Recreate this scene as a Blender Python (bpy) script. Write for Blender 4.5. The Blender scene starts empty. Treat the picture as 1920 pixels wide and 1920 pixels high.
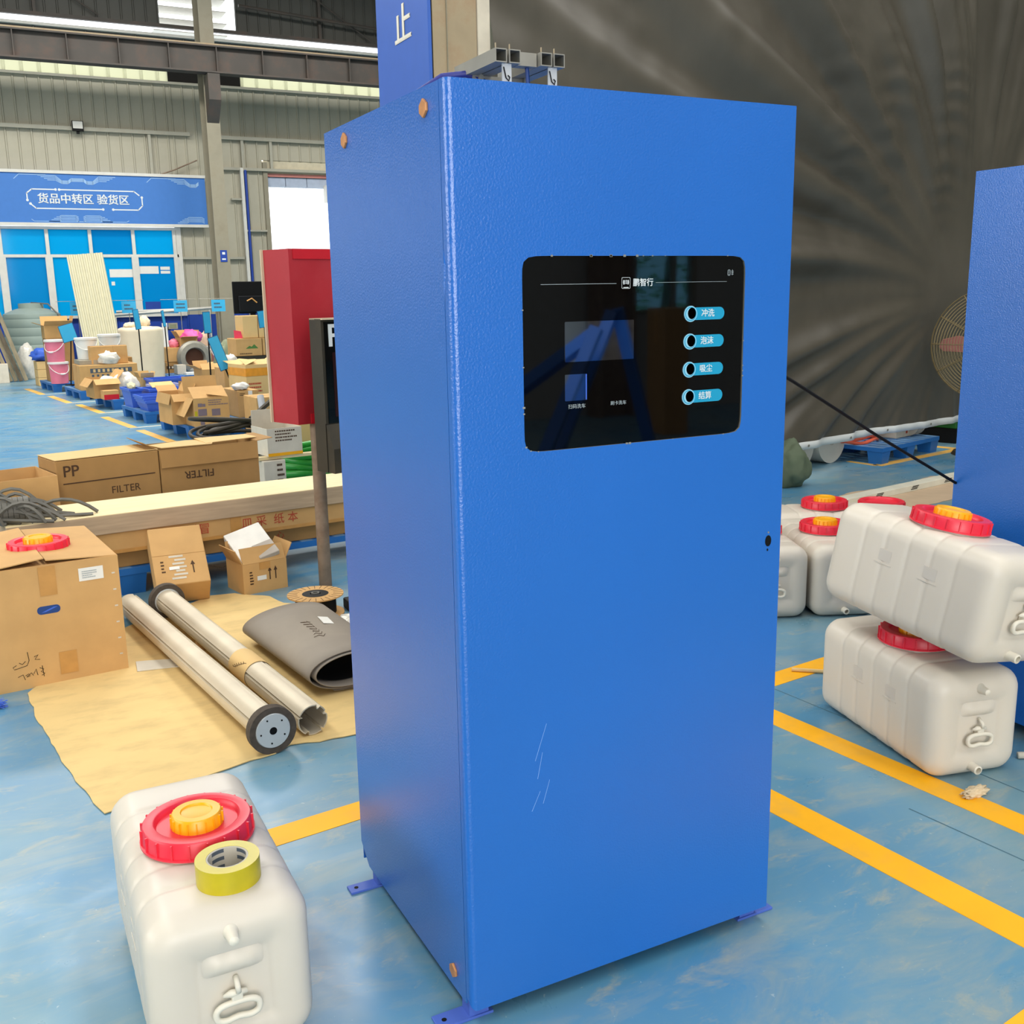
import bpy, bmesh, math, random
from mathutils import Vector, Matrix, noise
random.seed(7)
SC = bpy.context.scene
COL = SC.collection
PI = math.pi

# ---------------------------------------------------------------- camera
cam_d = bpy.data.cameras.new('camera')
cam_d.sensor_width = 36.0
cam_d.lens = 1925.0 / 1920.0 * 36.0
cam_d.clip_end = 200
cam = bpy.data.objects.new('camera', cam_d)
COL.objects.link(cam)
yaw, pit, rol = math.radians(27.15165), math.radians(12.08039), math.radians(-1.0408)
fw = Vector((math.sin(yaw) * math.cos(pit), math.cos(yaw) * math.cos(pit), -math.sin(pit)))
r0 = Vector((math.cos(yaw), -math.sin(yaw), 0))
u0 = r0.cross(fw)
rr = r0 * math.cos(rol) + u0 * math.sin(rol)
uu = u0 * math.cos(rol) - r0 * math.sin(rol)
m4 = Matrix((rr, uu, -fw)).transposed().to_4x4()
m4.translation = (-0.75153, -1.68549, 1.48255)
cam.matrix_world = m4
SC.camera = cam

# ---------------------------------------------------------------- world, lights, exposure
wd = bpy.data.worlds.new('overcast_sky')
SC.world = wd
wd.use_nodes = True
bg = wd.node_tree.nodes['Background']
bg.inputs[0].default_value = (0.93, 0.97, 1.0, 1)
bg.inputs[1].default_value = 2.6


def area(name, loc, sx, sy, watts, rot=(0, 0, 0), col=(1.0, 0.98, 0.94)):
    l = bpy.data.lights.new(name, 'AREA')
    l.shape = 'RECTANGLE'
    l.size, l.size_y = sx, sy
    l.energy = watts
    l.color = col
    o = bpy.data.objects.new(name, l)
    o.location = loc
    o.rotation_euler = rot
    COL.objects.link(o)
    return o


# daylight coming through the translucent strips of the hall roof
area('roof_daylight', (-3.5, 2.0, 8.6), 1.6, 26, 900)
area('roof_daylight', (3.0, 2.0, 8.6), 1.6, 26, 1000)
area('roof_daylight', (9.5, 2.0, 8.6), 1.6, 26, 800)
area('roof_daylight', (2.0, 15.5, 8.6), 14, 1.6, 1400)
# unseen fill lamps, added behind the camera and on the left to lift reflections
area('rear_fill_light', (-2.0, -8.6, 3.0), 6, 4.6, 420, (PI / 2, 0, 0))
area('left_fill_light', (-11.5, 4.0, 3.6), 12, 3.0, 500, (PI / 2, 0, -PI / 2))
SC.view_settings.view_transform = 'Standard'
SC.view_settings.look = 'None'
SC.view_settings.exposure = 0.0
SC.view_settings.gamma = 1.0
SC.cycles.use_denoising = True
SC.cycles.max_bounces = 6


# ---------------------------------------------------------------- materials
def lin(h):
    h = h.lstrip('#')
    out = []
    for i in (0, 2, 4):
        c = int(h[i:i + 2], 16) / 255
        out.append(c / 12.92 if c <= 0.04045 else ((c + 0.055) / 1.055) ** 2.4)
    return out


MC = {}


def M(name, hx, rough=0.6, metal=0.0, var=0.08, scale=9.0, bump=0.0, bscale=60.0, spec=0.4, dirt=None, dirt_amt=0.5,
      dirt_scale=3.0, stretch=(1, 1, 1), coat=0.0, alpha=1.0, trans=0.0, sss=0.0, emit=0.0):
    if name in MC:
        return MC[name]
    m = bpy.data.materials.new(name)
    m.use_nodes = True
    nt = m.node_tree
    b = nt.nodes['Principled BSDF']
    c = lin(hx)
    b.inputs['Roughness'].default_value = rough
    b.inputs['Metallic'].default_value = metal
    b.inputs['Specular IOR Level'].default_value = spec
    b.inputs['Coat Weight'].default_value = coat
    b.inputs['Alpha'].default_value = alpha
    b.inputs['Transmission Weight'].default_value = trans
    if sss:
        b.inputs['Subsurface Weight'].default_value = sss
        b.inputs['Subsurface Radius'].default_value = (0.03, 0.03, 0.025)
        b.inputs['Subsurface Scale'].default_value = 1.0
    if emit:
        b.inputs['Emission Color'].default_value = (*c, 1)
        b.inputs['Emission Strength'].default_value = emit
    tc = nt.nodes.new('ShaderNodeTexCoord')
    mp = nt.nodes.new('ShaderNodeMapping')
    mp.inputs['Scale'].default_value = stretch
    nt.links.new(tc.outputs['Object'], mp.inputs['Vector'])
    nz = nt.nodes.new('ShaderNodeTexNoise')
    nz.inputs['Scale'].default_value = scale
    nz.inputs['Detail'].default_value = 5
    nt.links.new(mp.outputs[0], nz.inputs['Vector'])
    rp = nt.nodes.new('ShaderNodeValToRGB')
    rp.color_ramp.elements[0].position = 0.3
    rp.color_ramp.elements[1].position = 0.7
    rp.color_ramp.elements[0].color = (*[max(0, x * (1 - var)) for x in c], 1)
    rp.color_ramp.elements[1].color = (*[min(1, x * (1 + var)) for x in c], 1)
    nt.links.new(nz.outputs[0], rp.inputs[0])
    out = rp.outputs[0]
    if dirt:
        n2 = nt.nodes.new('ShaderNodeTexNoise')
        n2.inputs['Scale'].default_value = dirt_scale
        n2.inputs['Detail'].default_value = 8
        n2.inputs['Roughness'].default_value = 0.65
        nt.links.new(mp.outputs[0], n2.inputs['Vector'])
        r2 = nt.nodes.new('ShaderNodeValToRGB')
        r2.color_ramp.elements[0].position = 0.48
        r2.color_ramp.elements[1].position = 0.72
        r2.color_ramp.elements[0].color = (0, 0, 0, 1)
        r2.color_ramp.elements[1].color = (dirt_amt, dirt_amt, dirt_amt, 1)
        nt.links.new(n2.outputs[0], r2.inputs[0])
        mx = nt.nodes.new('ShaderNodeMix')
        mx.data_type = 'RGBA'
        nt.links.new(r2.outputs[0], mx.inputs[0])
        nt.links.new(out, mx.inputs[6])
        mx.inputs[7].default_value = (*lin(dirt), 1)
        out = mx.outputs[2]
    nt.links.new(out, b.inputs['Base Color'])
    if bump:
        n3 = nt.nodes.new('ShaderNodeTexNoise')
        n3.inputs['Scale'].default_value = bscale
        n3.inputs['Detail'].default_value = 3
        nt.links.new(mp.outputs[0], n3.inputs['Vector'])
        bp = nt.nodes.new('ShaderNodeBump')
        bp.inputs['Strength'].default_value = bump
        bp.inputs['Distance'].default_value = 0.004
        nt.links.new(n3.outputs[0], bp.inputs['Height'])
        nt.links.new(bp.outputs[0], b.inputs['Normal'])
    MC[name] = m
    return m


def M_floor():
    m = bpy.data.materials.new('worn_blue_epoxy')
    m.use_nodes = True
    nt = m.node_tree
    b = nt.nodes['Principled BSDF']
    tc = nt.nodes.new('ShaderNodeTexCoord')

    def nz(scale, detail, rough, st, rot=0.0):
        mp = nt.nodes.new('ShaderNodeMapping')
        mp.inputs['Scale'].default_value = st
        mp.inputs['Rotation'].default_value = (0, 0, rot)
        nt.links.new(tc.outputs['Object'], mp.inputs['Vector'])
        n = nt.nodes.new('ShaderNodeTexNoise')
        n.inputs['Scale'].default_value = scale
        n.inputs['Detail'].default_value = detail
        n.inputs['Roughness'].default_value = rough
        n.inputs['Distortion'].default_value = 0.6
        nt.links.new(mp.outputs[0], n.inputs['Vector'])
        return n.outputs[0]

    def ramp(v, p0, p1, c0, c1):
        r = nt.nodes.new('ShaderNodeValToRGB')
        r.color_ramp.elements[0].position = p0
        r.color_ramp.elements[1].position = p1
        r.color_ramp.elements[0].color = (*c0, 1)
        r.color_ramp.elements[1].color = (*c1, 1)
        nt.links.new(v, r.inputs[0])
        return r.outputs[0]

    def mix(f, a, bcol):
        x = nt.nodes.new('ShaderNodeMix')
        x.data_type = 'RGBA'
        nt.links.new(f, x.inputs[0])
        nt.links.new(a, x.inputs[6])
        if isinstance(bcol, (list, tuple)):
            x.inputs[7].default_value = (*bcol, 1)
        else:
            nt.links.new(bcol, x.inputs[7])
        return x.outputs[2]

    base = ramp(nz(0.9, 6, 0.6, (1, 1, 1)), 0.36, 0.64, lin('#4685AC'), lin('#6E929E'))
    worn = ramp(nz(2.2, 9, 0.68, (1.0, 2.6, 1), 0.15), 0.47, 0.66, (0, 0, 0), (0.8, 0.8, 0.8))
    c = mix(worn, base, lin('#87989A'))
    sand = ramp(nz(5.0, 9, 0.72, (1.0, 2.2, 1), 0.15), 0.56, 0.70, (0, 0, 0), (0.6, 0.6, 0.6))
    c = mix(sand, c, lin('#A9A48C'))
    speck = ramp(nz(70, 2, 0.5, (1, 1, 1)), 0.72, 0.78, (0, 0, 0), (0.5, 0.5, 0.5))
    c = mix(speck, c, lin('#B9C2C0'))
    nt.links.new(c, b.inputs['Base Color'])
    rg = ramp(nz(3.0, 6, 0.6, (1, 1, 1)), 0.35, 0.7, (0.26,) * 3, (0.46,) * 3)
    nt.links.new(rg, b.inputs['Roughness'])
    b.inputs['Specular IOR Level'].default_value = 0.6
    return m


def M_translucent(name, hx, amt=0.85, rough=0.15):
    m = bpy.data.materials.new(name)
    m.use_nodes = True
    nt = m.node_tree
    b = nt.nodes['Principled BSDF']
    b.inputs['Base Color'].default_value = (*lin(hx), 1)
    b.inputs['Roughness'].default_value = rough
    t = nt.nodes.new('ShaderNodeBsdfTranslucent')
    t.inputs[0].default_value = (*lin(hx), 1)
    x = nt.nodes.new('ShaderNodeMixShader')
    x.inputs[0].default_value = amt
    nt.links.new(b.outputs[0], x.inputs[1])
    nt.links.new(t.outputs[0], x.inputs[2])
    nt.links.new(x.outputs[0], nt.nodes['Material Output'].inputs[0])
    return m


mFloor = M_floor()
mTape = M('yellow_floor_paint', '#F7B008', 0.5, var=0.06, scale=5, dirt='#C9A45A', dirt_amt=0.35, dirt_scale=6)
mTapeOld = M('faded_yellow_paint', '#E0AC4E', 0.55, var=0.1, dirt='#B9A98A', dirt_amt=0.6)
mTapeGlare = M('glare_toned_yellow_paint', '#C9C6B4', 0.45, var=0.1, dirt='#B7A277', dirt_amt=0.6)  # yellow line whitened by glare, the glare put into the colour
mBlue = M('blue_powder_coat', '#1A63B8', 0.26, var=0.03, scale=2, bump=0.26, bscale=210, spec=0.85)
mBlueIn = M('dark_blue_inside', '#123A78', 0.5)
mBlueFoot = M('blue_foot_paint', '#4A67BE', 0.45, var=0.06)
mCopper = M('copper_bolt', '#C98A57', 0.45, metal=0.3, var=0.15, scale=60)
mGlass = M('black_gloss_panel', '#020203', 0.03, var=0.0, spec=0.36)
mLcd = M('clear_display_window', '#828C9A', 0.03, metal=1.0, var=0.0)
mCyan = M('cyan_print', '#1E93B8', 0.35, var=0.02)
mRing = M('pale_ring_print', '#8FC3D8', 0.35, var=0.02)
mWhitePr = M('white_print', '#D8DCDC', 0.5, var=0.02)
mGreyPr = M('grey_print', '#9AA3A6', 0.5, var=0.02)
mBlack = M('black_matt', '#080808', 0.6, spec=0.2)
mBore = M('deep_black_bore', '#010101', 0.9, spec=0.0)
mTank = M('translucent_white_plastic', '#D3CABB', 0.38, var=0.02, scale=3, spec=0.4, sss=0.25)
mTankP = M('white_moulded_plastic', '#DDD6C5', 0.4, var=0.02)
mRed = M('red_plastic_lid', '#E22C40', 0.35, var=0.03, spec=0.5)
mYel = M('yellow_plastic_cap', '#F7AE0C', 0.35, var=0.03, spec=0.5)
mTapeRoll = M('yellow_packing_tape', '#BCAB12', 0.3, var=0.06, scale=30, spec=0.5)
mCore = M('grey_paper_core', '#BDB6A8', 0.7)
mCard = M('corrugated_cardboard', '#C79C63', 0.8, var=0.07, scale=7, dirt='#B58A55', dirt_amt=0.5, dirt_scale=2.5)
mCard2 = M('light_cardboard', '#D8B67C', 0.8, var=0.06, scale=6, dirt='#C49C62', dirt_amt=0.4)
mCardD = M('dark_cardboard', '#A67F4C', 0.85, var=0.08, scale=7)
mCardW = M('white_faced_cardboard', '#CFC6B4', 0.8, var=0.06, scale=9, dirt='#A99C84', dirt_amt=0.4)
mKraft = M('yellow_kraft_sheet', '#DDBE80', 0.85, var=0.05, scale=3, dirt='#B79D6C', dirt_amt=0.55, dirt_scale=5,
           stretch=(1, 2.2, 1))
mTapeBr = M('brown_packing_tape', '#BF8C4C', 0.35, var=0.08, scale=20)
mTapeOr = M('orange_packing_tape', '#E0962F', 0.35, var=0.1, scale=14)
mInk = M('dark_carton_ink', '#4A3320', 0.8)
mInkP = M('violet_carton_ink', '#7A6A72', 0.8)
mInkB = M('blue_carton_ink', '#4C5560', 0.8)
mInkR = M('red_carton_ink', '#B2452F', 0.8)
mInkG = M('green_carton_ink', '#4F7A3A', 0.8)
mPaper = M('white_paper', '#E4E1D8', 0.8, var=0.03)
mPine = M('pale_pine_wood', '#EBD6A6', 0.7, var=0.08, scale=4, stretch=(1, 9, 9))
mPineS = M('grey_sawn_wood', '#B49C80', 0.8, var=0.12, scale=5, stretch=(1, 12, 12))
mOldWood = M('weathered_wood', '#8B8068', 0.85, var=0.25, scale=6, stretch=(6, 6, 1))
mPalB = M('blue_pallet_plastic', '#1F66AE', 0.5, var=0.06, scale=5)
mPalT = M('scuffed_pallet_top', '#5F86AE', 0.6, var=0.1, scale=9)
mBin = M('blue_bin_plastic', '#3D63C6', 0.4, var=0.05)
mBinL = M('clear_violet_plastic', '#A9A8CC', 0.25, var=0.08, spec=0.5)
mAlu = M('dull_aluminium', '#CBBFA8', 0.48, metal=0.22, var=0.08, scale=6, stretch=(1, 1, 1))
mAluIn = M('bright_steel', '#C6C8C6', 0.32, metal=0.25, var=0.04)
mFelt = M('dark_brown_felt', '#4E453C', 0.95, var=0.2, scale=60)
mRubber = M('grey_rubber_sheet', '#8C8275', 0.65, var=0.06, scale=3, dirt='#9B907F', dirt_amt=0.4)
mRubberIn = M('black_rubber_inside', '#1B1B1D', 0.5)
mStrip = M('grey_rubber_strip', '#67645C', 0.6, var=0.15, scale=12)
mPipe = M('rusty_pipe', '#8A7765', 0.55, metal=0.25, var=0.2, scale=14, dirt='#6E4B33', dirt_amt=0.6, dirt_scale=8)
mRedBox = M('red_painted_steel', '#A9242E', 0.45, var=0.07, scale=4, dirt='#C24A50', dirt_amt=0.3)
mRedLip = M('bright_red_paint', '#C41828', 0.45, var=0.06)
mBeige = M('beige_plastic_edge', '#CBB79A', 0.6)
mDarkSt = M('dark_olive_steel', '#39342A', 0.5, metal=0.2, var=0.15, scale=6, dirt='#57482F', dirt_amt=0.5)
mGreyMet = M('grey_galvanised', '#9A968A', 0.45, metal=0.5, var=0.12, scale=10)
mWallP = M('dusty_cream_sheeting', '#ADA793', 0.6, var=0.06, scale=1.2, dirt='#97917D', dirt_amt=0.4, dirt_scale=1.5)
mWallShade = M('shaded_grey_sheeting', '#504F49', 0.6, var=0.08, scale=1.5)  # darker copy of the wall grey, paints the shade above the crane beam
mWain = M('dark_blue_sheeting', '#1B3F97', 0.5, var=0.05)
mGirt = M('pale_girt_paint', '#A9A594', 0.55, var=0.1, scale=3, dirt='#857A63', dirt_amt=0.4)
mJoint = M('floor_joint', '#4C6D7C', 0.9)
mSteel = M('grey_painted_steel', '#8F8874', 0.55, var=0.1, scale=3, dirt='#756A55', dirt_amt=0.5)
mBeam = M('dark_brown_steel', '#4C4640', 0.6, var=0.1, scale=3, dirt='#6B4A38', dirt_amt=0.35)
mWhiteM = M('white_painted_metal', '#D5D2C8', 0.5, var=0.05)
mFrp = M_translucent('pale_roof_panel', '#DCDBC6', 0.85)
mBlueGl = M_translucent('blue_window_film', '#12B6DC', 0.68, 0.06)
mBlueGl2 = M_translucent('darker_blue_window_film', '#0CA4D2', 0.64, 0.06)
mSign = M('blue_banner_print', '#3F77C0', 0.55, var=0.03)
mSignLt = M('light_banner_print', '#93B7DE', 0.55, var=0.03)
mSignW = M('white_sign_letters', '#DCE0E0', 0.5, var=0.02)
mSkyBl = M('sky_blue_plastic', '#3BA9D6', 0.45, var=0.04)
mPink = M('pink_plastic_bucket', '#E0788E', 0.4, var=0.04)
mWhiteP = M('white_plastic', '#DFDDD6', 0.4, var=0.03)
mGreyTank = M('grey_green_plastic', '#8E9C93', 0.5, var=0.06, scale=3)
mFrpLoose = M('cream_ribbed_sheet', '#CFC8A8', 0.55, var=0.05)
mWrap = M('cream_plastic_wrap', '#E0D0B2', 0.45, var=0.05, scale=5, bump=0.5, bscale=9)
mBag = M('clear_crumpled_film', '#D5D0C4', 0.22, var=0.1, scale=20, bump=0.8, bscale=30, spec=0.7)
mGreenBag = M('olive_woven_sack', '#7E8468', 0.7, var=0.12, scale=10, bump=0.5, bscale=25)
mGreenH = M('green_hose', '#2F9A35', 0.35, var=0.06, spec=0.5)
mHose = M('dark_brown_hose', '#3A3225', 0.55, var=0.2)
mOrangeH = M('orange_hose', '#E2674A', 0.45, var=0.06)
mGreenM = M('green_machine_paint', '#2C6E2E', 0.5)
mCurt = M('black_tarpaulin', '#544E43', 0.42, var=0.14, scale=1.6, bump=0.12, bscale=14, spec=0.6, dirt='#6E665A', dirt_amt=0.35,
          dirt_scale=1.3, stretch=(1, 1, 0.6))
mHem = M('white_tarpaulin_hem', '#D9DCDA', 0.5, var=0.03)
mRust = M('rust_stained_steel', '#A89678', 0.55, metal=0.1, var=0.12, scale=4, dirt='#8A5A35', dirt_amt=0.5, dirt_scale=4)
mFan = M('brass_wire', '#8B7B58', 0.45, metal=0.4, var=0.1)
mFanB = M('salmon_fan_blade', '#C77F74', 0.5)
mRoof = M('grey_roof_sheet', '#8C8C86', 0.7)
mConc = M('grey_hall_wall', '#A9A9A4', 0.8, var=0.05)
mLeaf = M_translucent('tree_leaves', '#B8D8A8', 0.5, 0.6)
mRough = M('near_black_matt', '#1C1A17', 0.9)  # plain near-black matt for the infill panel and the black bag


# ---------------------------------------------------------------- mesh helpers
class MB:
    def __init__(s):
        s.bm = bmesh.new()

    def add(s, vs, fs, mx=None):
        vv = [s.bm.verts.new((mx @ Vector(v)) if mx else Vector(v)) for v in vs]
        for f in fs:
            try:
                s.bm.faces.new([vv[i] for i in f])
            except ValueError:
                pass
        return s

    def box(s, x0, x1, y0, y1, z0, z1, mx=None):
        vs = [(x, y, z) for z in (z0, z1) for y in (y0, y1) for x in (x0, x1)]
        return s.add(vs, [(0, 2, 3, 1), (4, 5, 7, 6), (0, 1, 5, 4), (2, 6, 7, 3), (0, 4, 6, 2), (1, 3, 7, 5)], mx)

    def prism(s, poly, z0, z1, mx=None):
        n = len(poly)
        vs = [(x, y, z0) for x, y in poly] + [(x, y, z1) for x, y in poly]
        fs = [tuple(reversed(range(n))), tuple(range(n, 2 * n))] + [(i, (i + 1) % n, n + (i + 1) % n, n + i) for i in range(n)]
        return s.add(vs, fs, mx)

    def lathe(s, prof, n=32, mx=None, close=False, arc=2 * PI):
        vs = []
        for r, z in prof:
            for i in range(n):
                a = arc * i / n
                vs.append((r * math.cos(a), r * math.sin(a), z))
        fs = []
        for j in range(len(prof) - 1 + (1 if close else 0)):
            a, b = j * n, ((j + 1) % len(prof)) * n
            for i in range(n):
                k = (i + 1) % n
                fs.append((a + i, a + k, b + k, b + i))
        if not close:
            if prof[0][0] > 1e-6:
                fs.append(tuple(reversed(range(n))))
            if prof[-1][0] > 1e-6:
                fs.append(tuple(range((len(prof) - 1) * n, len(prof) * n)))
        return s.add(vs, fs, mx)

    def tube(s, pts, r, n=8, closed=False, rad=None):
        pts = [Vector(p) for p in pts]
        L = len(pts)
        rings = []
        up = None
        for i, p in enumerate(pts):
            a = pts[(i - 1) % L] if (closed or i > 0) else p
            b = pts[(i + 1) % L] if (closed or i < L - 1) else p
            t = (b - a).normalized()
            if up is None:
                up = Vector((0, 0, 1)) if abs(t.z) < 0.9 else Vector((1, 0, 0))
            sx = t.cross(up)
            if sx.length < 1e-5:
                sx = t.orthogonal()
            sx.normalize()
            up = sx.cross(t).normalized()
            q = rad[i] if rad else r
            rings.append([s.bm.verts.new(p + sx * q * math.cos(2 * PI * k / n) + up * q * math.sin(2 * PI * k / n)) for k in range(n)])
        for i in range(L if closed else L - 1):
            a, b = rings[i], rings[(i + 1) % L]
            for k in range(n):
                try:
                    s.bm.faces.new((a[k], a[(k + 1) % n], b[(k + 1) % n], b[k]))
                except ValueError:
                    pass
        if not closed:
            s.bm.faces.new(list(reversed(rings[0])))
            s.bm.faces.new(rings[-1])
        return s

    def grid(s, fn, nu, nv, closeu=False):
        vs = [[s.bm.verts.new(fn(i / (nu if closeu else nu - 1), j / (nv - 1))) for i in range(nu)] for j in range(nv)]
        for j in range(nv - 1):
            for i in range(nu if closeu else nu - 1):
                k = (i + 1) % nu
                s.bm.faces.new((vs[j][i], vs[j][k], vs[j + 1][k], vs[j + 1][i]))
        return s

    def make(s, name, mat, parent=None, smooth=False, bevel=0.0, loc=None, solid=0.0, recalc=True):
        if recalc:
            bmesh.ops.recalc_face_normals(s.bm, faces=s.bm.faces)
        me = bpy.data.meshes.new(name)
        s.bm.to_mesh(me)
        s.bm.free()
        me.materials.append(mat)
        if smooth:
            for p in me.polygons:
                p.use_smooth = True
            if smooth == 'auto':
                me.set_sharp_from_angle(angle=math.radians(38))
        o = bpy.data.objects.new(name, me)
        COL.objects.link(o)
        if parent:
            o.parent = parent
        if loc:
            o.location = loc
        if solid:
            md = o.modifiers.new('thickness', 'SOLIDIFY')
            md.thickness = solid
        if bevel:
            md = o.modifiers.new('edge', 'BEVEL')
            md.width = bevel
            md.segments = 2
            md.limit_method = 'ANGLE'
        return o


def T(x=0, y=0, z=0, rx=0, ry=0, rz=0):
    return Matrix.Translation((x, y, z)) @ Matrix.Rotation(rz, 4, 'Z') @ Matrix.Rotation(ry, 4, 'Y') @ Matrix.Rotation(rx, 4, 'X')


def tag(o, label=None, cat=None, group=None, kind=None):
    if label:
        o['label'] = label
    if cat:
        o['category'] = cat
    if group:
        o['group'] = group
    if kind:
        o['kind'] = kind
    return o


def thing(name, label, cat, loc=(0, 0, 0), rz=0.0, group=None, rot=None):
    o = bpy.data.objects.new(name, None)
    COL.objects.link(o)
    o.empty_display_size = 0.1
    o.location = loc
    o.rotation_euler = rot if rot else (0, 0, rz)
    return tag(o, label, cat, group)


def struct(name, mb, mat, parent=None, **k):
    o = mb.make(name, mat, parent, **k)
    if not parent:
        o['kind'] = 'structure'
    return o


def copy_tree(o, parent=None):
    c = o.copy()
    COL.objects.link(c)
    if parent:
        c.parent = parent
    for ch in list(o.children):
        copy_tree(ch, c)
    return c


def words(body, size, mat, parent, mx, name='lettering', bold=0.0, depth=0.0008, align='LEFT', sx=1.0):
    """flat raised lettering in the local XZ plane (reads along +X, up +Z, faces -Y) placed by mx"""
    cu = bpy.data.curves.new('lettering', 'FONT')
    cu.body = body
    cu.size = size
    cu.align_x = align
    cu.align_y = 'CENTER'
    cu.extrude = depth
    cu.resolution_u = 3
    to = bpy.data.objects.new('lettering', cu)
    COL.objects.link(to)
    me = bpy.data.meshes.new_from_object(to.evaluated_get(bpy.context.evaluated_depsgraph_get()))
    bpy.data.objects.remove(to)
    if bold:
        b2 = bmesh.new()
        e = bold * size
        for dx, dy, dz in ((-e, -e * 0.6, 0), (e, -e * 0.6, 0.25 * depth), (-e, e * 0.6, 0.5 * depth), (e, e * 0.6, 0.75 * depth)):
            t2 = me.copy()
            t2.transform(Matrix.Translation((dx, dy, dz)))
            b2.from_mesh(t2)
            bpy.data.meshes.remove(t2)
        b2.to_mesh(me)
        b2.free()
    me.transform(mx @ Matrix.Rotation(PI / 2, 4, 'X') @ Matrix.Diagonal((sx, 1, 1, 1)))
    me.materials.clear()
    me.materials.append(mat)
    o = bpy.data.objects.new(name, me)
    COL.objects.link(o)
    o.parent = parent
    return o


def rrect(cx, cz, hw, hh, r, n=6):
    pts = []
    for qx, qz, a0 in ((1, 1, 0), (-1, 1, PI / 2), (-1, -1, PI), (1, -1, 1.5 * PI)):
        for i in range(n + 1):
            a = a0 + PI / 2 * i / n
            pts.append((cx + qx * (hw - r) + r * math.cos(a), cz + qz * (hh - r) + r * math.sin(a)))
    return pts


def plate_xz(name, poly, y0, y1, mat, parent, **k):
    """prism whose outline lies in local XZ, thickness along Y"""
    mx = Matrix(((1, 0, 0, 0), (0, 0, 1, 0), (0, 1, 0, 0), (0, 0, 0, 1)))
    return MB().prism(poly, y0, y1, mx).make(name, mat, parent, **k)


def patch(parent, name, x0, x1, z0, z1, mat, y=-0.0012, t=0.001):
    return MB().box(x0, x1, y - t, y, z0, z1).make(name, mat, parent)


def lines_print(parent, x0, x1, z0, z1, rows, mat, y=-0.0012, seed=1, name='printed_lines'):
    rnd = random.Random(seed)
    mb = MB()
    dz = (z1 - z0) / rows
    for i in range(rows):
        zc = z1 - (i + 0.5) * dz
        x = x0
        e = x0 + (x1 - x0) * rnd.uniform(0.6, 1.0)
        while x < e:
            w = (x1 - x0) * rnd.uniform(0.03, 0.08)
            mb.box(x, min(x + w, x1), y - 0.0008, y, zc - dz * 0.22, zc + dz * 0.22)
            x += w * 1.35
    return mb.make(name, mat, parent)


def carton(b, d, label, top='closed', mat=None, group=None, flaps=(100, 100, 120, 120), tape=True, name='cardboard_carton', fl=0.45,
           missing=()):
    """b = (x, y, z0, w, h, rot_deg): near left bottom corner"""
    x, y, z0, w, h, rot = b
    mat = mat or mCard
    t = thing(name, label, 'box', (x, y, z0), math.radians(rot), group)
    if top == 'closed':
        MB().box(0, w, 0, d, 0, h).make('body', mat, t, bevel=min(0.006, h * 0.05))
        MB().box(0, w, d * 0.49, d * 0.51, h, h + 0.002).make('lid_seam', mCardD, t)
        if tape:
            mb = MB().box(-0.002, w + 0.002, d * 0.5 - 0.025, d * 0.5 + 0.025, h + 0.002, h + 0.0035)
            mb.box(-0.003, -0.0005, d * 0.5 - 0.025, d * 0.5 + 0.025, h * 0.72, h + 0.002)
            mb.make('packing_tape', mTapeBr, t)
    else:
        k = 0.005
        mb = MB().box(0, w, 0, k, 0, h).box(0, w, d - k, d, 0, h).box(0, k, k, d - k, 0, h).box(w - k, w, k, d - k, 0, h)
        mb.box(k, w - k, k, d - k, 0, k)
        mb.make('body', mat, t)
        f = min(w, d) * fl

        def flap(org, ax, along, ang):
            q = Matrix.Translation(org) @ Matrix.Rotation(ang, 4, ax)
            mb = MB()
            if ax == 'X':
                mb.box(0.004, along - 0.004, -0.002, 0.002, 0, f, q)
            else:
                mb.box(-0.002, 0.002, 0.004, along - 0.004, 0, f, q)
            mb.make('flap', mat, t)
        a = [math.radians(v) for v in flaps]
        if 0 not in missing:
            flap((0, 0.003, h), 'X', w, a[0])        # front
        if 1 not in missing:
            flap((0, d - 0.003, h), 'X', w, -a[1])   # back
        if 2 not in missing:
            flap((0.003, 0, h), 'Y', d, -a[2])       # left
        if 3 not in missing:
            flap((w - 0.003, 0, h), 'Y', d, a[3])    # right
    return t


def blob(name, mat, parent, loc, sx, sy, sz, seed=0, amp=0.25, freq=3.0, sub=3, flat=True):
    bm = bmesh.new()
    bmesh.ops.create_icosphere(bm, subdivisions=sub, radius=1.0)
    for v in bm.verts:
        p = v.co.copy()
        n = noise.noise(p * freq + Vector((seed * 7.1, seed * 3.3, 0)))
        n2 = noise.noise(p * freq * 2.7 + Vector((0, seed * 5.7, 2)))
        q = p * (1 + amp * n + amp * 0.5 * n2)
        v.co = Vector((q.x * sx, q.y * sy, max(q.z, -0.75) * sz if flat else q.z * sz))
    zmin = min(v.co.z for v in bm.verts)
    for v in bm.verts:
        v.co.z -= zmin
    mb = MB()
    mb.bm.free()
    mb.bm = bm
    return mb.make(name, mat, parent, smooth=True, loc=loc)


def lump(name, label, cat, mat, loc, sx, sy, sz, seed=0, amp=0.25, freq=3.0, sub=3, group=None, flat=True):
    return tag(blob(name, mat, None, loc, sx, sy, sz, seed, amp, freq, sub, flat), label, cat, group)


# ================================================================ THE HALL
XL, XR, YF, YB, ZR = -12.0, 24.0, -9.0, 22.5, 9.0
fl_o = struct('floor', MB().box(XL, XR, YF, YB + 6, -0.2, 0.0), mFloor)


def strip(p, q, w, z=0.0012):
    """quad ribbon from p to q"""
    p, q = Vector(p[:2]), Vector(q[:2])
    t = (q - p).normalized()
    n = Vector((-t.y, t.x)) * w / 2
    return [(p + n).to_tuple(), (p - n).to_tuple(), (q - n).to_tuple(), (q + n).to_tuple()]


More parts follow.
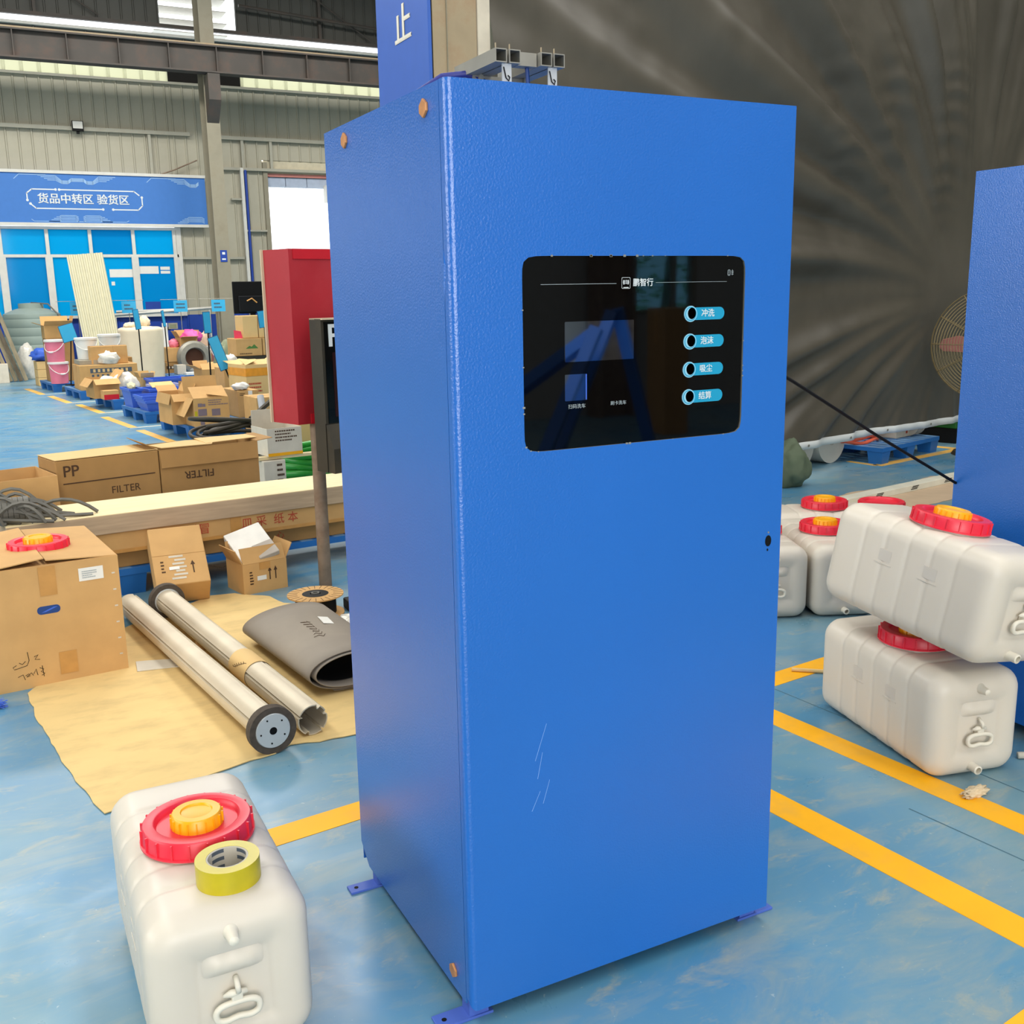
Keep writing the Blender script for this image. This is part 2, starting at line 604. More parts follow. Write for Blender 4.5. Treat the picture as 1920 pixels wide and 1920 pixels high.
# saw-cut joints in the floor slab
for a, b in (((1.78, 1.16), (2.12, -2.6)), ((1.50, 0.22), (1.57, -0.35)), ((0.7, -0.58), (2.6, -0.28))):
    mb = MB()
    mb.prism(strip(a, b, 0.004), 0.0003, 0.0009)
    mb.make('joint', mJoint, fl_o)


def paint(polys, label, mat=None, z=0.0014):
    mb = MB()
    for po in polys:
        mb.prism(po, 0.0, z)
    return tag(mb.make('floor_marking', mat or mTape), label, 'floor line', 'yellow floor lines')


paint([strip((-0.5, 0.925), (2.5, 1.262), 0.10)], 'yellow floor line running behind the near drum and the big blue cabinet')
paint([strip((1.585, 1.10), (1.83, -1.2), 0.10)], 'yellow floor line passing under the lower of the two stacked drums')
paint([strip((1.16, 0.70), (1.37, -1.3), 0.105)], 'yellow floor line nearest the front right of the big blue cabinet')
paint([strip((0.62, -0.605), (2.6, -0.355), 0.11)], 'short yellow floor corner at the bottom right of the photo')

# ---- back wall with its sheeting, window, gate
wall = tag(bpy.data.objects.new('wall_back', None), kind='structure')
COL.objects.link(wall)
W0, W1 = -0.98, 9.0          # stretch of sheeting in view
mb = MB()
# plain sheeting beyond the frame, with an added high window on the left
for (a, b, z0, z1) in ((XL, -10.0, 0, ZR), (-10.0, -6.6, 0, 2.3), (-10.0, -6.6, 4.5, ZR), (-6.6, W0 - 2.2, 0, ZR), (W1, XR, 0, ZR)):
    mb.box(a, b, YB, YB + 0.05, z0, z1)
mb.box(W0 - 2.2, W0, YB, YB + 0.05, 0, 1.15)
mb.box(W0 - 2.2, W0, YB, YB + 0.05, 2.95, ZR)
mb.make('plain_sheeting', mWallP, wall)


def sheet(x0, x1, z0, z1, mat, rib=0.035, name='panel'):
    """one trapezoid-ribbed sheet, rib on its left edge"""
    w, h = x1 - x0, z1 - z0
    po = [(0, 0.0), (0.012, -rib * 0.7), (0.035, -rib * 0.7), (0.047, 0.0), (w, 0.0), (w, 0.02), (0, 0.02)]
    mb = MB().prism(po, 0, h)
    return mb.make(name, mat, wall, loc=(x0, YB, z0))


PW = 0.245
cache = {}


def sheets(x0, x1, z0, z1, mat, pw=PW):
    x = x0
    while x < x1 - 0.02:
        e = min(x + pw, x1)
        key = (round(e - x, 3), round(z1 - z0, 3), mat.name)
        if key in cache:
            o = cache[key].copy()
            COL.objects.link(o)
            o.location = (x, YB, z0)
        else:
            cache[key] = sheet(x, e, z0, z1, mat)
        x = e


sheets(W0, 3.55, 4.05, 6.02, mWallP)          # above the banner
sheets(5.10, W1, 4.50, 6.02, mWallP)          # above the gate
sheets(3.55, 5.10, 1.12, 5.97, mWallP)        # behind the column
sheets(5.10, 5.46, 1.12, 4.50, mWallP)
sheets(3.43, 3.55, 1.12, 4.05, mWallP)
sheets(0.6, 5.46, 0.0, 1.12, mWain, 0.49)     # blue wainscot
sheets(W0, 0.6, 0.0, 1.12, mWain, 0.49)
sheets(W0, 3.47, 7.10, ZR, mWallShade)  # upper sheets, their unlit tone put into the colour
sheets(5.08, W1, 7.10, ZR, mWallShade)
sheets(3.47, 5.08, 8.1, ZR, mWallShade)
sheets(W0, W1, 6.45, 6.93, mWallShade, 0.98)
# translucent light band under the crane beam
for a, b in ((W0, 3.55), (5.10, W1)):
    x = a
    while x < b - 0.02:
        e = min(x + 0.33, b)
        MB().prism([(0, 0), (0.02, -0.03), (0.05, -0.03), (0.07, 0), (e - x, 0), (e - x, 0.01), (0, 0.01)], 0, 0.43).make(
            'light_panel', mFrp, wall, loc=(x, YB, 6.02))
        x = e
MB().box(3.55, 5.10, YB, YB + 0.04, 5.97, 6.45).make('dark_infill', mRough, wall)
# horizontal rails (girts) and posts on the sheeting
for (x0, x1, z, hh) in ((W0, 3.9, 4.96, 0.075), (4.45, W1, 4.93, 0.075), (4.45, W1, 4.28, 0.06), (W0, W1, 5.985, 0.05), (3.55, 4.9, 2.35, 0.05),
                        (4.7, 5.0, 3.63, 0.04), (5.0, 5.46, 2.95, 0.04)):
    MB().box(x0, x1, YB - 0.12, YB - 0.03, z - hh / 2, z + hh / 2).make('girt', mGirt, wall)
for (x, z0, z1) in ((3.05, 4.05, 4.92), (5.02, 4.3, 4.9), (5.66, 4.3, 4.9)):
    MB().box(x - 0.03, x + 0.03, YB - 0.1, YB - 0.03, z0, z1).make('post', mGirt, wall)
MB().box(4.93, 5.0, YB - 0.14, YB - 0.03, 0, 4.3).make('post', mWhiteM, wall)
MB().box(5.02, 5.07, YB - 0.13, YB - 0.03, 0, 4.26).make('cable_duct', mWain, wall)
MB().tube([(3.1, YB - 0.16, 4.06), (3.5, YB - 0.16, 4.2), (4.0, YB - 0.16, 4.42)], 0.014).make('tie_rod', mPipe, wall)
# clerestory: glowing slot and a window bay
MB().box(W0 - 2, W1, YB - 0.10, YB + 0.05, 6.91, 6.965).make('slot_sill', mWhiteM, wall)
for z in (7.25, 7.5, 7.75, 8.0):
    MB().box(3.5, 5.1, YB + 0.9, YB + 1.5, z, z + 0.02).make('louvre', mWhiteM, wall)
MB().tube([(5.1, YB - 0.3, 7.62), (8.8, YB - 0.3, 7.4)], 0.035).make('upper_tie', mBeam, wall)
MB().box(W0, W1, YB - 0.14, YB - 0.05, 7.08, 7.15).make('upper_girt', mBeam, wall)
for x in (1.05, 6.95):
    MB().tube([(x - 1.6, YB - 0.12, 8.9), (x + 1.2, YB - 0.12, 7.2)], 0.018).make('brace', mBeam, wall)
    MB().box(x - 0.03, x + 0.03, YB - 0.12, YB - 0.03, 7.1, ZR).make('post', mBeam, wall)

# window with blue film
win = tag(bpy.data.objects.new('window_1', None), kind='structure')
COL.objects.link(win)
zt, zm, zb = 2.94, 2.40, 1.16
xs = [-3.18, -2.1, -1.05, (-0.138,22.45,1.97)[0], (0.827,22.45,2.722)[0], (1.67,22.45,2.727)[0], (2.543,22.45,2.733)[0], 3.40]
xs[3] = -0.06
mb = MB()
mb.box(xs[0], 3.47, YB - 0.06, YB + 0.04, zt, zt + 0.06)
mb.box(xs[0], 3.47, YB - 0.05, YB + 0.04, zm - 0.03, zm + 0.03)
mb.box(xs[0], 3.47, YB - 0.10, YB + 0.04, zb - 0.06, zb)
for i, x in enumerate(xs):
    mb.box(x - 0.035, x + 0.035, YB - 0.055, YB + 0.04, zm, zt)
    wl = 0.07 if 3 <= i <= 6 else 0.04
    mb.box(x - wl, x + wl, YB - 0.06, YB + 0.04, zb, zm)
mb.box(3.441, 3.55, YB - 0.05, YB + 0.03, zb - 0.06, zt + 0.06)
mb.make('window_frame', mWhiteM, win)
for i in range(len(xs) - 1):
    for (a, b) in ((zm + 0.03, zt), (zb, zm - 0.03)):
        MB().box(xs[i] + 0.03, xs[i + 1] - 0.03, YB, YB + 0.008, a, b).make('pane', mBlueGl if (i + (a > 2)) % 3 else mBlueGl2, win)
for (x0, x1, z0, z1) in ((2.0, 2.48, 1.95, 2.12), (2.52, 3.02, 2.02, 2.18), (3.06, 3.26, 2.10, 2.17), (3.06, 3.26, 2.02, 2.08), (2.02, 2.09, 1.78, 1.86)):
    MB().box(x0, x1, YB - 0.012, YB - 0.006, z0, z1).make('paper_strip', mPaper, win)
MB().box(2.68, 3.0, YB - 0.012, YB - 0.006, 1.17, 1.42).make('dark_patch', mWain, win)
MB().box(-3.4, 3.6, YB + 0.9, YB + 2.4, 0.7, 0.74).make('office_desk', mConc, win)

# gate opening on the right of the column
gate = tag(bpy.data.objects.new('door_1', None), kind='structure')
COL.objects.link(gate)
MB().box(5.46, 5.56, YB - 0.06, YB + 0.1, 0, 4.45).make('door_jamb', mSteel, gate)
MB().box(8.9, 9.0, YB - 0.06, YB + 0.1, 0, 4.45).make('door_jamb', mSteel, gate)
MB().box(5.5, 9.0, YB + 0.02, YB + 0.3, 4.22, 4.5).make('shutter_box', M('cream_shutter_box', '#C9BFA4', 0.6), gate)
MB().box(5.5, 9.0, YB + 0.0, YB + 0.3, 4.15, 4.215).make('pink_trim', mFanB, gate)
for k in range(7):
    MB().box(5.5 + k * 0.5, 5.985 + k * 0.5, YB + 0.05, YB + 0.25, 3.94, 4.14).make('lintel_panel', M('pale_lintel', '#A9B3C4', 0.6), gate)
MB().box(6.87, 7.05, YB - 0.2, YB + 0.02, 3.6, 3.98).make('gate_motor', mWhiteM, gate)
MB().box(5.3, 9.2, YB + 1.0, YB + 6, -0.2, 0.002).make('yard_slab', M('pale_yard', '#E6E4DC', 0.9), gate)  # even off-white slab outside the gate

# unseen high window, added to put a sheen on the cabinet's left side
w2 = tag(bpy.data.objects.new('added_window_2', None), kind='structure')
COL.objects.link(w2)
mb = MB()
for x in (-10.0, -8.9, -7.75, -6.6):
    mb.box(x - 0.04, x + 0.04, YB - 0.05, YB + 0.05, 2.3, 4.5)
mb.box(-10, -6.6, YB - 0.05, YB + 0.05, 3.4, 3.46)
mb.make('window_frame', mWhiteM, w2)

# ---- other walls and roof
mb = MB()
for (a, b, z0, z1) in ((XL, -5.2, 0, ZR), (1.2, 5.4, 0, ZR), (5.4, 6.25, 0, ZR), (6.25, 7.38, 0, 1.2), (6.25, 7.38, 2.3, ZR), (7.38, XR, 0, ZR), (-5.2, 1.2, 5.4, ZR)):
    mb.box(a, b, YF - 0.1, YF, z0, z1)
struct('wall_front', mb, mConc)
struct('wall_left', MB().box(XL - 0.1, XL, YF, YB, 0, 2.0).box(XL - 0.1, XL, YF, YB, 5.3, ZR).box(XL - 0.1, XL, YF, -2.2, 2.0, 5.3)
       .box(XL - 0.1, XL, 10.2, YB, 2.0, 5.3), mWallP)
struct('wall_right', MB().box(XR, XR + 0.1, YF, YB, 0, ZR), mWallP)
ce = struct('ceiling', MB().box(XL, XR, YF, YB, ZR, ZR + 0.1), mRoof)
w3 = tag(bpy.data.objects.new('window_3', None), kind='structure')
COL.objects.link(w3)
mb = MB()
for x in (6.28, 7.05, 7.35):
    mb.box(x - 0.03, x + 0.03, YF - 0.1, YF + 0.02, 1.2, 2.3)
mb.box(6.25, 7.38, YF - 0.1, YF + 0.02, 1.2, 1.24).box(6.25, 7.38, YF - 0.1, YF + 0.02, 2.26, 2.3)
mb.make('window_frame', mSteel, w3)
mBlueClear = M('clear_blue_glass', '#86D2F6', 0.02, var=0, trans=1.0)
for a, b in ((6.31, 7.02), (7.08, 7.32)):
    MB().box(a, b, YF - 0.05, YF - 0.045, 1.24, 2.26).make('pane', mBlueClear, w3)
tr = thing('garden_shrub', 'green shrub seen through the blue window mirrored in the glass panel', 'shrub', (7.0, YF - 1.6, 0))
mb = MB()
rnd = random.Random(3)
for k in range(1500):
    p = Vector((rnd.uniform(-2.2, 2.2), rnd.uniform(-0.5, 0.5), rnd.uniform(0.4, 3.0)))
    a = rnd.uniform(0, PI)
    q = Matrix.Translation(p) @ Matrix.Rotation(a, 4, 'Z') @ Matrix.Rotation(rnd.uniform(-1, 1), 4, 'X')
    mb.add([(-0.07, 0, 0), (0, 0.02, 0.03), (0.09, 0, 0), (0, -0.02, -0.03)], [(0, 1, 2, 3)], q)
tag(mb.make('leaves', mLeaf, tr), kind='stuff')
mb = MB()
for k in range(5):
    x = -1.8 + k * 0.9
    mb.tube([(x, 0, -0.0), (x + 0.1, 0.05, 1.2), (x + 0.3, 0, 2.4)], 0.04, 6)
mb.make('stems', mOldWood, tr)
fr = thing('welded_frame', 'blue welded square tube frame mirrored in the glass panel', 'frame', (3.17, -4.2, -0.0))
for a, b in (((-0.75, 0, 0), (-0.12, 0, 1.34)), ((0.32, 0, 0), (-0.08, 0, 1.36)), ((-1.0, 0.25, 0.05), (-0.4, 0.25, 1.25)), ((-0.75, 0.05, 0.06), (0.4, 0.05, 0.06)),
             ((-0.4, 0.2, 1.2), (-1.1, 0.1, 0.75))):
    MB().tube([a, b], 0.055, 4).make('bar', mBlue, fr)
st = thing('brown_steel_post', 'brown steel post beside the blue window mirrored in the glass panel', 'post', (5.98, -8.7, 0))
MB().box(-0.25, -0.2, -0.2, 0.1, 0, ZR).box(0.2, 0.25, -0.2, 0.1, 0, ZR).box(-0.2, 0.2, -0.06, -0.03, 0, ZR).make('post_body', mPipe, st)
carton((4.4, -4.6, 0, 0.6, 0.25, 12), 0.4, 'low brown carton mirrored in the lower right of the glass panel', 'open')
carton((3.6, -3.4, 0, 0.3, 0.16, -20), 0.2, 'orange toned small carton mirrored at the foot of the glass panel', 'closed', mTapeOr, name='small_carton')
carton((5.55, -7.4, 0, 0.28, 1.3, 8), 0.4, 'tall brown carton mirrored below the blue window', 'closed', mCardD)

# ---- steel column, crane beam and fittings on the back wall
col = thing('steel_column', 'tall grey steel column between banner and gate on the back wall', 'column', (3.98, 21.0, 0))
MB().box(-0.0, 0.28, -0.02, 0.0, 0, ZR).make('front_flange', mSteel, col)
MB().box(-0.0, 0.28, 0.5, 0.52, 0, ZR).make('rear_flange', mSteel, col)
MB().box(0.13, 0.15, 0.0, 0.5, 0, ZR).make('web', mSteel, col)
MB().prism([(0.0, 5.90), (0.0, 5.0), (-0.36, 5.4), (-0.36, 5.90)], 0.02, 0.26, Matrix(((0, 0, 1, 0), (1, 0, 0, -0.02), (0, 1, 0, 0), (0, 0, 0, 1)))).make(
    'corbel', mBeam, col)
MB().box(0.08, 0.22, -0.03, -0.02, 2.22, 2.46).make('blue_notice', mWain, col)
MB().box(0.11, 0.19, -0.034, -0.03, 2.26, 2.29).box(0.12, 0.18, -0.034, -0.03, 2.37, 2.42).make('notice_print', mWhitePr, col)
bm_ = thing('crane_beam', 'dark brown riveted crane runway beam across the top left', 'beam', (0, 20.75, 5.91))
MB().box(-6, 14, -0.14, 0.14, 0.0, 0.03).make('bottom_flange', mBeam, bm_)
MB().box(-6, 14, -0.14, 0.14, 0.49, 0.52).make('top_flange', mBeam, bm_)
MB().box(-6, 14, -0.01, 0.01, 0.03, 0.49).make('web', mBeam, bm_)
MB().box(-6, 14, -0.035, 0.035, 0.52, 0.57).make('rail', mRust, bm_)
for k in range(20):
    MB().box(-5.1 + k * 0.93, -5.08 + k * 0.93, -0.13, -0.01, 0.03, 0.49).make('stiffener', mBeam, bm_)
lt = thing('flood_lamp', 'small square flood lamp fixed on the wall rail above the banner', 'lamp', ((1.637,22.35,4.934)[0], 22.36, 4.9))
MB().box(-0.11, 0.11, -0.06, 0.0, 0.0, 0.2).make('housing', mBlack, lt)
MB().box(-0.095, 0.095, -0.065, -0.061, 0.05, 0.19).make('lens', mWhiteM, lt)
MB().box(-0.03, 0.03, -0.03, 0.02, -0.05, 0.0).make('bracket', mBlack, lt)

# banner above the window
bn = thing('shop_banner', 'long blue banner with white Chinese lettering above the window', 'banner', (0, 22.29, 0))
MB().box(-4.0, 4.12, 0, 0.05, 3.06, 4.04).make('board', mSign, bn)
MB().box(-4.0, 4.14, -0.03, 0.05, 4.04, 4.10).make('top_trim', mWhiteM, bn)
MB().box(-4.0, 4.14, -0.03, 0.05, 3.0, 3.06).make('bottom_trim', mWhiteM, bn)
wa = (0.721,22.29,3.54)
wb = (2.583,22.29,3.529)
words('货品中转区 验货区', (wb[0] - wa[0]) / 8.6, mSignW, bn, T(wa[0], -0.004, (wa[2] + wb[2]) / 2 - 0.005), bold=0.02, depth=0.004)


def trace(pts, r=0.012, mat=mSignLt, name='circuit_line', nodes=()):
    mb = MB()
    for a, b in zip(pts, pts[1:]):
        a, b = Vector(a), Vector(b)
        t = (b - a).normalized()
        n = Vector((-t.y, t.x)) * r
        vs = [a + n - t * r * 0.4, a - n - t * r * 0.4, b - n + t * r * 0.4, b + n + t * r * 0.4]
        mb.add([(v.x, -0.003, v.y) for v in vs], [(0, 1, 2, 3)])
    for c in nodes:
        mb.add([(c[0] + 2.2 * r * math.cos(k * PI / 5), -0.0035, c[1] + 2.2 * r * math.sin(k * PI / 5)) for k in range(10)], [tuple(range(10))])
    return mb.make(name, mat, bn)


cx, cz = (wa[0] + wb[0]) / 2, (wa[2] + wb[2]) / 2
hw, hh = 1.12, 0.19
trace([(cx - hw, cz - 0.03), (cx - hw, cz + 0.11), (cx - hw + 0.1, cz + hh), (cx - hw + 0.55, cz + hh)], mat=mSignW, nodes=[(cx - hw, cz - 0.03), (cx - hw + 0.55, cz + hh)])
trace([(cx - hw + 0.62, cz + hh), (cx + hw - 0.15, cz + hh), (cx + hw - 0.05, cz + hh - 0.08)], mat=mSignW, nodes=[(cx - hw + 0.62, cz + hh)])
trace([(cx + hw, cz + 0.07), (cx + hw, cz - 0.1), (cx + hw - 0.09, cz - hh), (cx + hw - 0.6, cz - hh)], mat=mSignW, nodes=[(cx + hw, cz + 0.07), (cx + hw - 0.6, cz - hh)])
trace([(cx - hw + 0.05, cz - 0.1), (cx - hw + 0.15, cz - hh), (cx + hw - 0.8, cz - hh)], mat=mSignW, nodes=[(cx - hw + 0.05, cz - 0.1), (cx + hw - 0.8, cz - hh)])
for x0 in (1.52, 4.1, -1.5):
    for k in range(4):
        o = 0.03 * k
        pts = [(x0 - 0.75 + o * 2, 4.0 - o), (x0 - 0.42, 4.0 - o), (x0 - 0.3, 3.9 - o * .6), (x0 - 0.18, 3.9 - o * .6), (x0 - 0.12, 3.95 - o * .6), (x0 + 0.12, 3.95 - o * .6),
               (x0 + 0.18, 3.9 - o * .6), (x0 + 0.3, 3.9 - o * .6), (x0 + 0.42, 4.0 - o), (x0 + 0.75 - o * 2, 4.0 - o)]
        trace([p for p in pts if p[0] < 4.1], 0.007)
    trace([p for p in [(x0 - 1.2, 3.92), (x0 - 1.1, 4.01), (x0 - 0.6, 4.01)] if p[0] < 4.1], 0.007)
    for k in range(4):
        z = 3.09 + 0.03 * k
        for sgn in (-1, 1):
            pts = [(x0 + sgn * (0.62 - 0.05 * k), z), (x0 + sgn * 0.42, z), (x0 + sgn * 0.38, z + 0.03), (x0 + sgn * 0.1, z + 0.03), (x0 + sgn * 0.05, z)]
            if max(p[0] for p in pts) < 4.11:
                trace(pts, 0.007)
    pts = [(x0 - 0.95, 3.13), (x0 - 0.9, 3.09), (x0 + 0.9, 3.09), (x0 + 0.95, 3.12)]
    if max(p[0] for p in pts) < 4.11:
        trace(pts, 0.006)

# ================================================================ THE BIG BLUE CABINET
CW, CD, CZ0, CZ1 = 0.7812, 0.6753, 0.04, 1.84


def cabinet(label, loc, front=True):
    t = thing('steel_cabinet', label, 'cabinet', loc, 0, 'blue steel cabinets')
    # carcass
    MB().box(0.006, CW - 0.003, 0.022, CD - 0.003, CZ0 + 0.01, CZ1 - 0.004).make('carcass', mBlueIn, t)
    MB().box(0.001, CW - 0.001, 0.024, CD, CZ1 - 0.004, CZ1).make('top_plate', mBlue, t)
    # left side panel with a clipped rear lower corner
    po = [(0.0275, CZ0 + 0.004), (CD - 0.055, CZ0 + 0.004), (CD, CZ0 + 0.05), (CD, CZ1 - 0.0005), (0.0275, CZ1 - 0.0005)]
    MB().prism(po, 0.0, 0.004, Matrix(((0, 0, 1, 0), (1, 0, 0, 0), (0, 1, 0, 0), (0, 0, 0, 1)))).make('side_panel', mBlue, t)
    MB().box(CW - 0.004, CW, 0.024, CD, CZ0, CZ1).make('side_panel', mBlue, t)
    MB().box(0.004, CW - 0.004, CD - 0.003, CD + 0.001, CZ0, CZ1).make('rear_panel', mBlue, t)
    # rolled front panel: return flange, bend, flat face
    r = 0.012
    prof = [(0.0, 0.0255), (0.0, r)]
    for k in range(1, 7):
        a = PI / 2 * k / 7
        prof.append((r - r * math.cos(a), r - r * math.sin(a)))
    prof.append((r, 0.0))
    n = len(prof)
    mb = MB()
    zb = [CZ0 + 0.020 * (1 - i / (n - 1)) ** 1.5 for i in range(n)]
    vs = [(x, y, zb[i]) for i, (x, y) in enumerate(prof)] + [(x, y, CZ1) for x, y in prof]
    fs = [(i, i + 1, n + i + 1, n + i) for i in range(n - 1)]
    mb.add(vs, fs)
    mb.make('front_bend', mBlue, t, smooth=True)
    mb = MB()
    mb.add([(CW - 0.006, 0, CZ0), (CW, 0.006, CZ0 + 0.002), (CW, 0.0255, CZ0 + 0.002), (CW - 0.006, 0, CZ1), (CW, 0.006, CZ1), (CW, 0.0255, CZ1)],
           [(0, 1, 4, 3), (1, 2, 5, 4)])
    mb.make('front_bend', mBlue, t)
    # flat front with the screen cut-out
    x0, x1, z0, z1 = r, CW - 0.006, CZ0, CZ1
    if not front:
        MB().box(x0, x1, 0, 0.003, z0, z1).make('front_panel', mBlue, t)
        return t
    hx, hz, ha, hb, pw = 0.3990, 1.3665, 0.2570, 0.1800, 22
    angs = sorted(set([2 * PI * k / 160 for k in range(160)] + [math.atan2(z - hz, x - hx) % (2 * PI) for x in (x0, x1) for z in (z0, z1)]))
    inn, outp = [], []
    for a in angs:
        c, s_ = math.cos(a), math.sin(a)
        rho = (abs(c / ha) ** pw + abs(s_ / hb) ** pw) ** (-1 / pw)
        inn.append((hx + rho * c, hz + rho * s_))
        k = min(((x1 - hx) if c > 0 else (x0 - hx)) / c if abs(c) > 1e-9 else 1e9, ((z1 - hz) if s_ > 0 else (z0 - hz)) / s_ if abs(s_) > 1e-9 else 1e9)
        outp.append((hx + k * c, hz + k * s_))
    n = len(angs)
    mb = MB()
    vs = [(x, 0, z) for x, z in outp] + [(x, 0, z) for x, z in inn]
    mb.add(vs, [(i, (i + 1) % n, n + (i + 1) % n, n + i) for i in range(n)])
    for f in mb.bm.faces:
        if f.normal.y > 0:
            f.normal_flip()
    bmesh.ops.recalc_face_normals(mb.bm, faces=mb.bm.faces)
    mb.make('front_panel', mBlue, t, recalc=False)
    mb = MB()
    mb.add([(x, 0, z) for x, z in inn] + [(x, 0.004, z) for x, z in inn], [(i, (i + 1) % n, n + (i + 1) % n, n + i) for i in range(n)])
    mb.make('cutout_edge', mGreyMet, t)
    MB().box(x0, x1, 0.019, 0.021, z0, z1).make('inner_sheet', mBlueIn, t)
    # touch panel
    sp = MB().box(hx - ha - 0.012, hx + ha + 0.012, 0.004, 0.007, hz - hb - 0.012, hz + hb + 0.012).make('touch_panel', mGlass, t)
    g = 0.0035

    def pl(name, poly, mat, y=g, dy=0.0005):
        return plate_xz(name, poly, y - dy, y, mat, sp)
    pl('display_window', rrect(0.3102, 1.3890, 0.0772, 0.0375, 0.001, 1), mLcd)
    pl('scanner_window', rrect(0.2565, 1.3030, 0.0243, 0.0250, 0.001, 1), mLcd)
    pl('scanner_window_edge', rrect(0.2790, 1.3030, 0.0012, 0.0245, 0.0005, 1), mBin, g - 0.0006)
    for k, (zc, txt) in enumerate(((1.4340, '冲洗'), (1.3795, '泡沫'), (1.3235, '吸尘'), (1.2685, '结算'))):
        xb = 0.5225 - 0.0006 * k
        pill = pl('button_label', rrect(0.5628, zc, 0.0445, 0.0123, 0.0122), mCyan, g - 0.0002)
        words(txt, 0.0165, mWhitePr, pill, T(0.5655 - 0.001 * k, g - 0.0009, zc), bold=0.01, depth=0.0002, align='CENTER')
        ring = [(xb + 0.0158 * math.cos(2 * PI * j / 32), zc + 0.0158 * math.sin(2 * PI * j / 32)) for j in range(32)]
        bt = plate_xz('push_button', ring, g - 0.0016, g, mRing, sp)
        for rad, mt, dd in ((0.0138, mCyan, 0.0019), (0.0120, mRing, 0.0022)):
            plate_xz('button_ring', [(xb + rad * math.cos(2 * PI * j / 32), zc + rad * math.sin(2 * PI * j / 32)) for j in range(32)], g - dd, g - 0.0015, mt, bt)
        plate_xz('button_bore', [(xb + 0.0022 + 0.0098 * math.cos(2 * PI * j / 32), zc + 0.0010 + 0.0112 * math.sin(2 * PI * j / 32)) for j in range(32)], g - 0.0026, g - 0.002,
                 mBore, bt)
    pl('header_line', [(0.182, 1.4949), (0.347, 1.4949), (0.347, 1.4957), (0.182, 1.4957)], mGreyPr)
    pl('header_line', [(0.438, 1.4958), (0.612, 1.4958), (0.612, 1.4964), (0.438, 1.4964)], mGreyPr)
    words('鹏智行', 0.0158, mWhitePr, sp, T(0.3845, g - 0.0008, 1.4958), bold=0.012, depth=0.0002)
    lg = MB()
    fr_ = rrect(0.3685, 1.4960, 0.0098, 0.0105, 0.002, 3)
    fi_ = rrect(0.3685, 1.4960, 0.0092, 0.0099, 0.002, 3)
    nn = len(fr_)
    lg.add([(x, g - 0.0009, z) for x, z in fr_] + [(x, g - 0.0009, z) for x, z in fi_], [(i, (i + 1) % nn, nn + (i + 1) % nn, nn + i) for i in range(nn)])
    for a0, a1, rad in ((0.75 * PI, 1.25 * PI, 0.0068), (-0.25 * PI, 0.25 * PI, 0.0068), (0.72 * PI, 1.28 * PI, 0.0045), (-0.28 * PI, 0.28 * PI, 0.0045)):
        q = [a0 + (a1 - a0) * j / 8 for j in range(9)]
        lg.add([(0.3685 + rad * math.cos(v), g - 0.0009, 1.4975 + rad * math.sin(v)) for v in q] +
               [(0.3685 + (rad - 0.0014) * math.cos(v), g - 0.0009, 1.4975 + (rad - 0.0014) * math.sin(v)) for v in q],
               [(j, j + 1, 10 + j, 9 + j) for j in range(8)])
    lg.box(0.3678, 0.3692, g - 0.001, g - 0.0009, 1.494, 1.502)
    lg.box(0.3625, 0.3745, g - 0.001, g - 0.0009, 1.4868, 1.4882)
    lg.make('logo', mWhitePr, sp, recalc=False)
    words('扫码洗车', 0.0093, mGreyPr, sp, T(0.2580, g - 0.0008, 1.2665), depth=0.0002, align='CENTER', sx=1.05)
    words('刷卡洗车', 0.0088, mGreyPr, sp, T(0.3525, g - 0.0008, 1.2672), depth=0.0002, align='CENTER', sx=1.05)
    ic = rrect(0.6165, 1.5135, 0.0036, 0.0060, 0.003, 4)
    ii = rrect(0.6165, 1.5135, 0.0028, 0.0052, 0.0025, 4)
    lg = MB()
    nn = len(ic)
    lg.add([(x, g - 0.0009, z) for x, z in ic] + [(x, g - 0.0009, z) for x, z in ii], [(i, (i + 1) % nn, nn + (i + 1) % nn, nn + i) for i in range(nn)])
    for q in (1.5105, 1.5135, 1.5165):
        lg.box(0.6152, 0.6178, g - 0.001, g - 0.0009, q - 0.0006, q + 0.0006)
        lg.box(0.6225, 0.6275, g - 0.001, g - 0.0009, q - 0.0006, q + 0.0006)
    lg.box(0.6242, 0.6252, g - 0.001, g - 0.0009, 1.5085, 1.5195)
    lg.make('status_icon', mGreyPr, sp, recalc=False)
    # chipped paint at the corners of the cut-out
    rnd = random.Random(5)
    mb = MB()
    for k in range(26):
        i = rnd.randrange(n)
        x, z = inn[i]
        s_ = rnd.uniform(0.001, 0.003)
        mb.box(x - s_, x + s_, -0.0004, 0.0, z - s_ * 0.7, z + s_ * 0.7)
    tag(mb.make('paint_chips', mGreyMet, t), kind='stuff')
    # lock hole, scratches
    po = [(0.741 + 0.0085 * math.cos(2 * PI * j / 24), 0.941 + 0.0125 * math.sin(2 * PI * j / 24)) for j in range(24)]
    plate_xz('lock_hole', po, -0.0006, 0.001, mBlack, t)
    plate_xz('rivet_hole', [(0.741 + 0.0022 * math.cos(2 * PI * j / 12), 0.960 + 0.0022 * math.sin(2 * PI * j / 12)) for j in range(12)], -0.0006, 0.001, mGreyMet, t)
    plate_xz('rivet_hole', [(0.740 + 0.0022 * math.cos(2 * PI * j / 12), 0.921 + 0.003 * math.sin(2 * PI * j / 12)) for j in range(12)], -0.0006, 0.001, mBlack, t)
    for (xa, za, xb_, zb_) in ((0.155, 0.56, 0.182, 0.635), (0.160, 0.52, 0.172, 0.575), (0.146, 0.452, 0.166, 0.492), (0.172, 0.463, 0.188, 0.512)):
        d = 0.0006
        plate_xz('scratch', [(xa, za), (xa + d, za), (xb_ + d * .4, zb_), (xb_ - d * .4, zb_)], -0.0003, 0.0002, mSignLt, t)
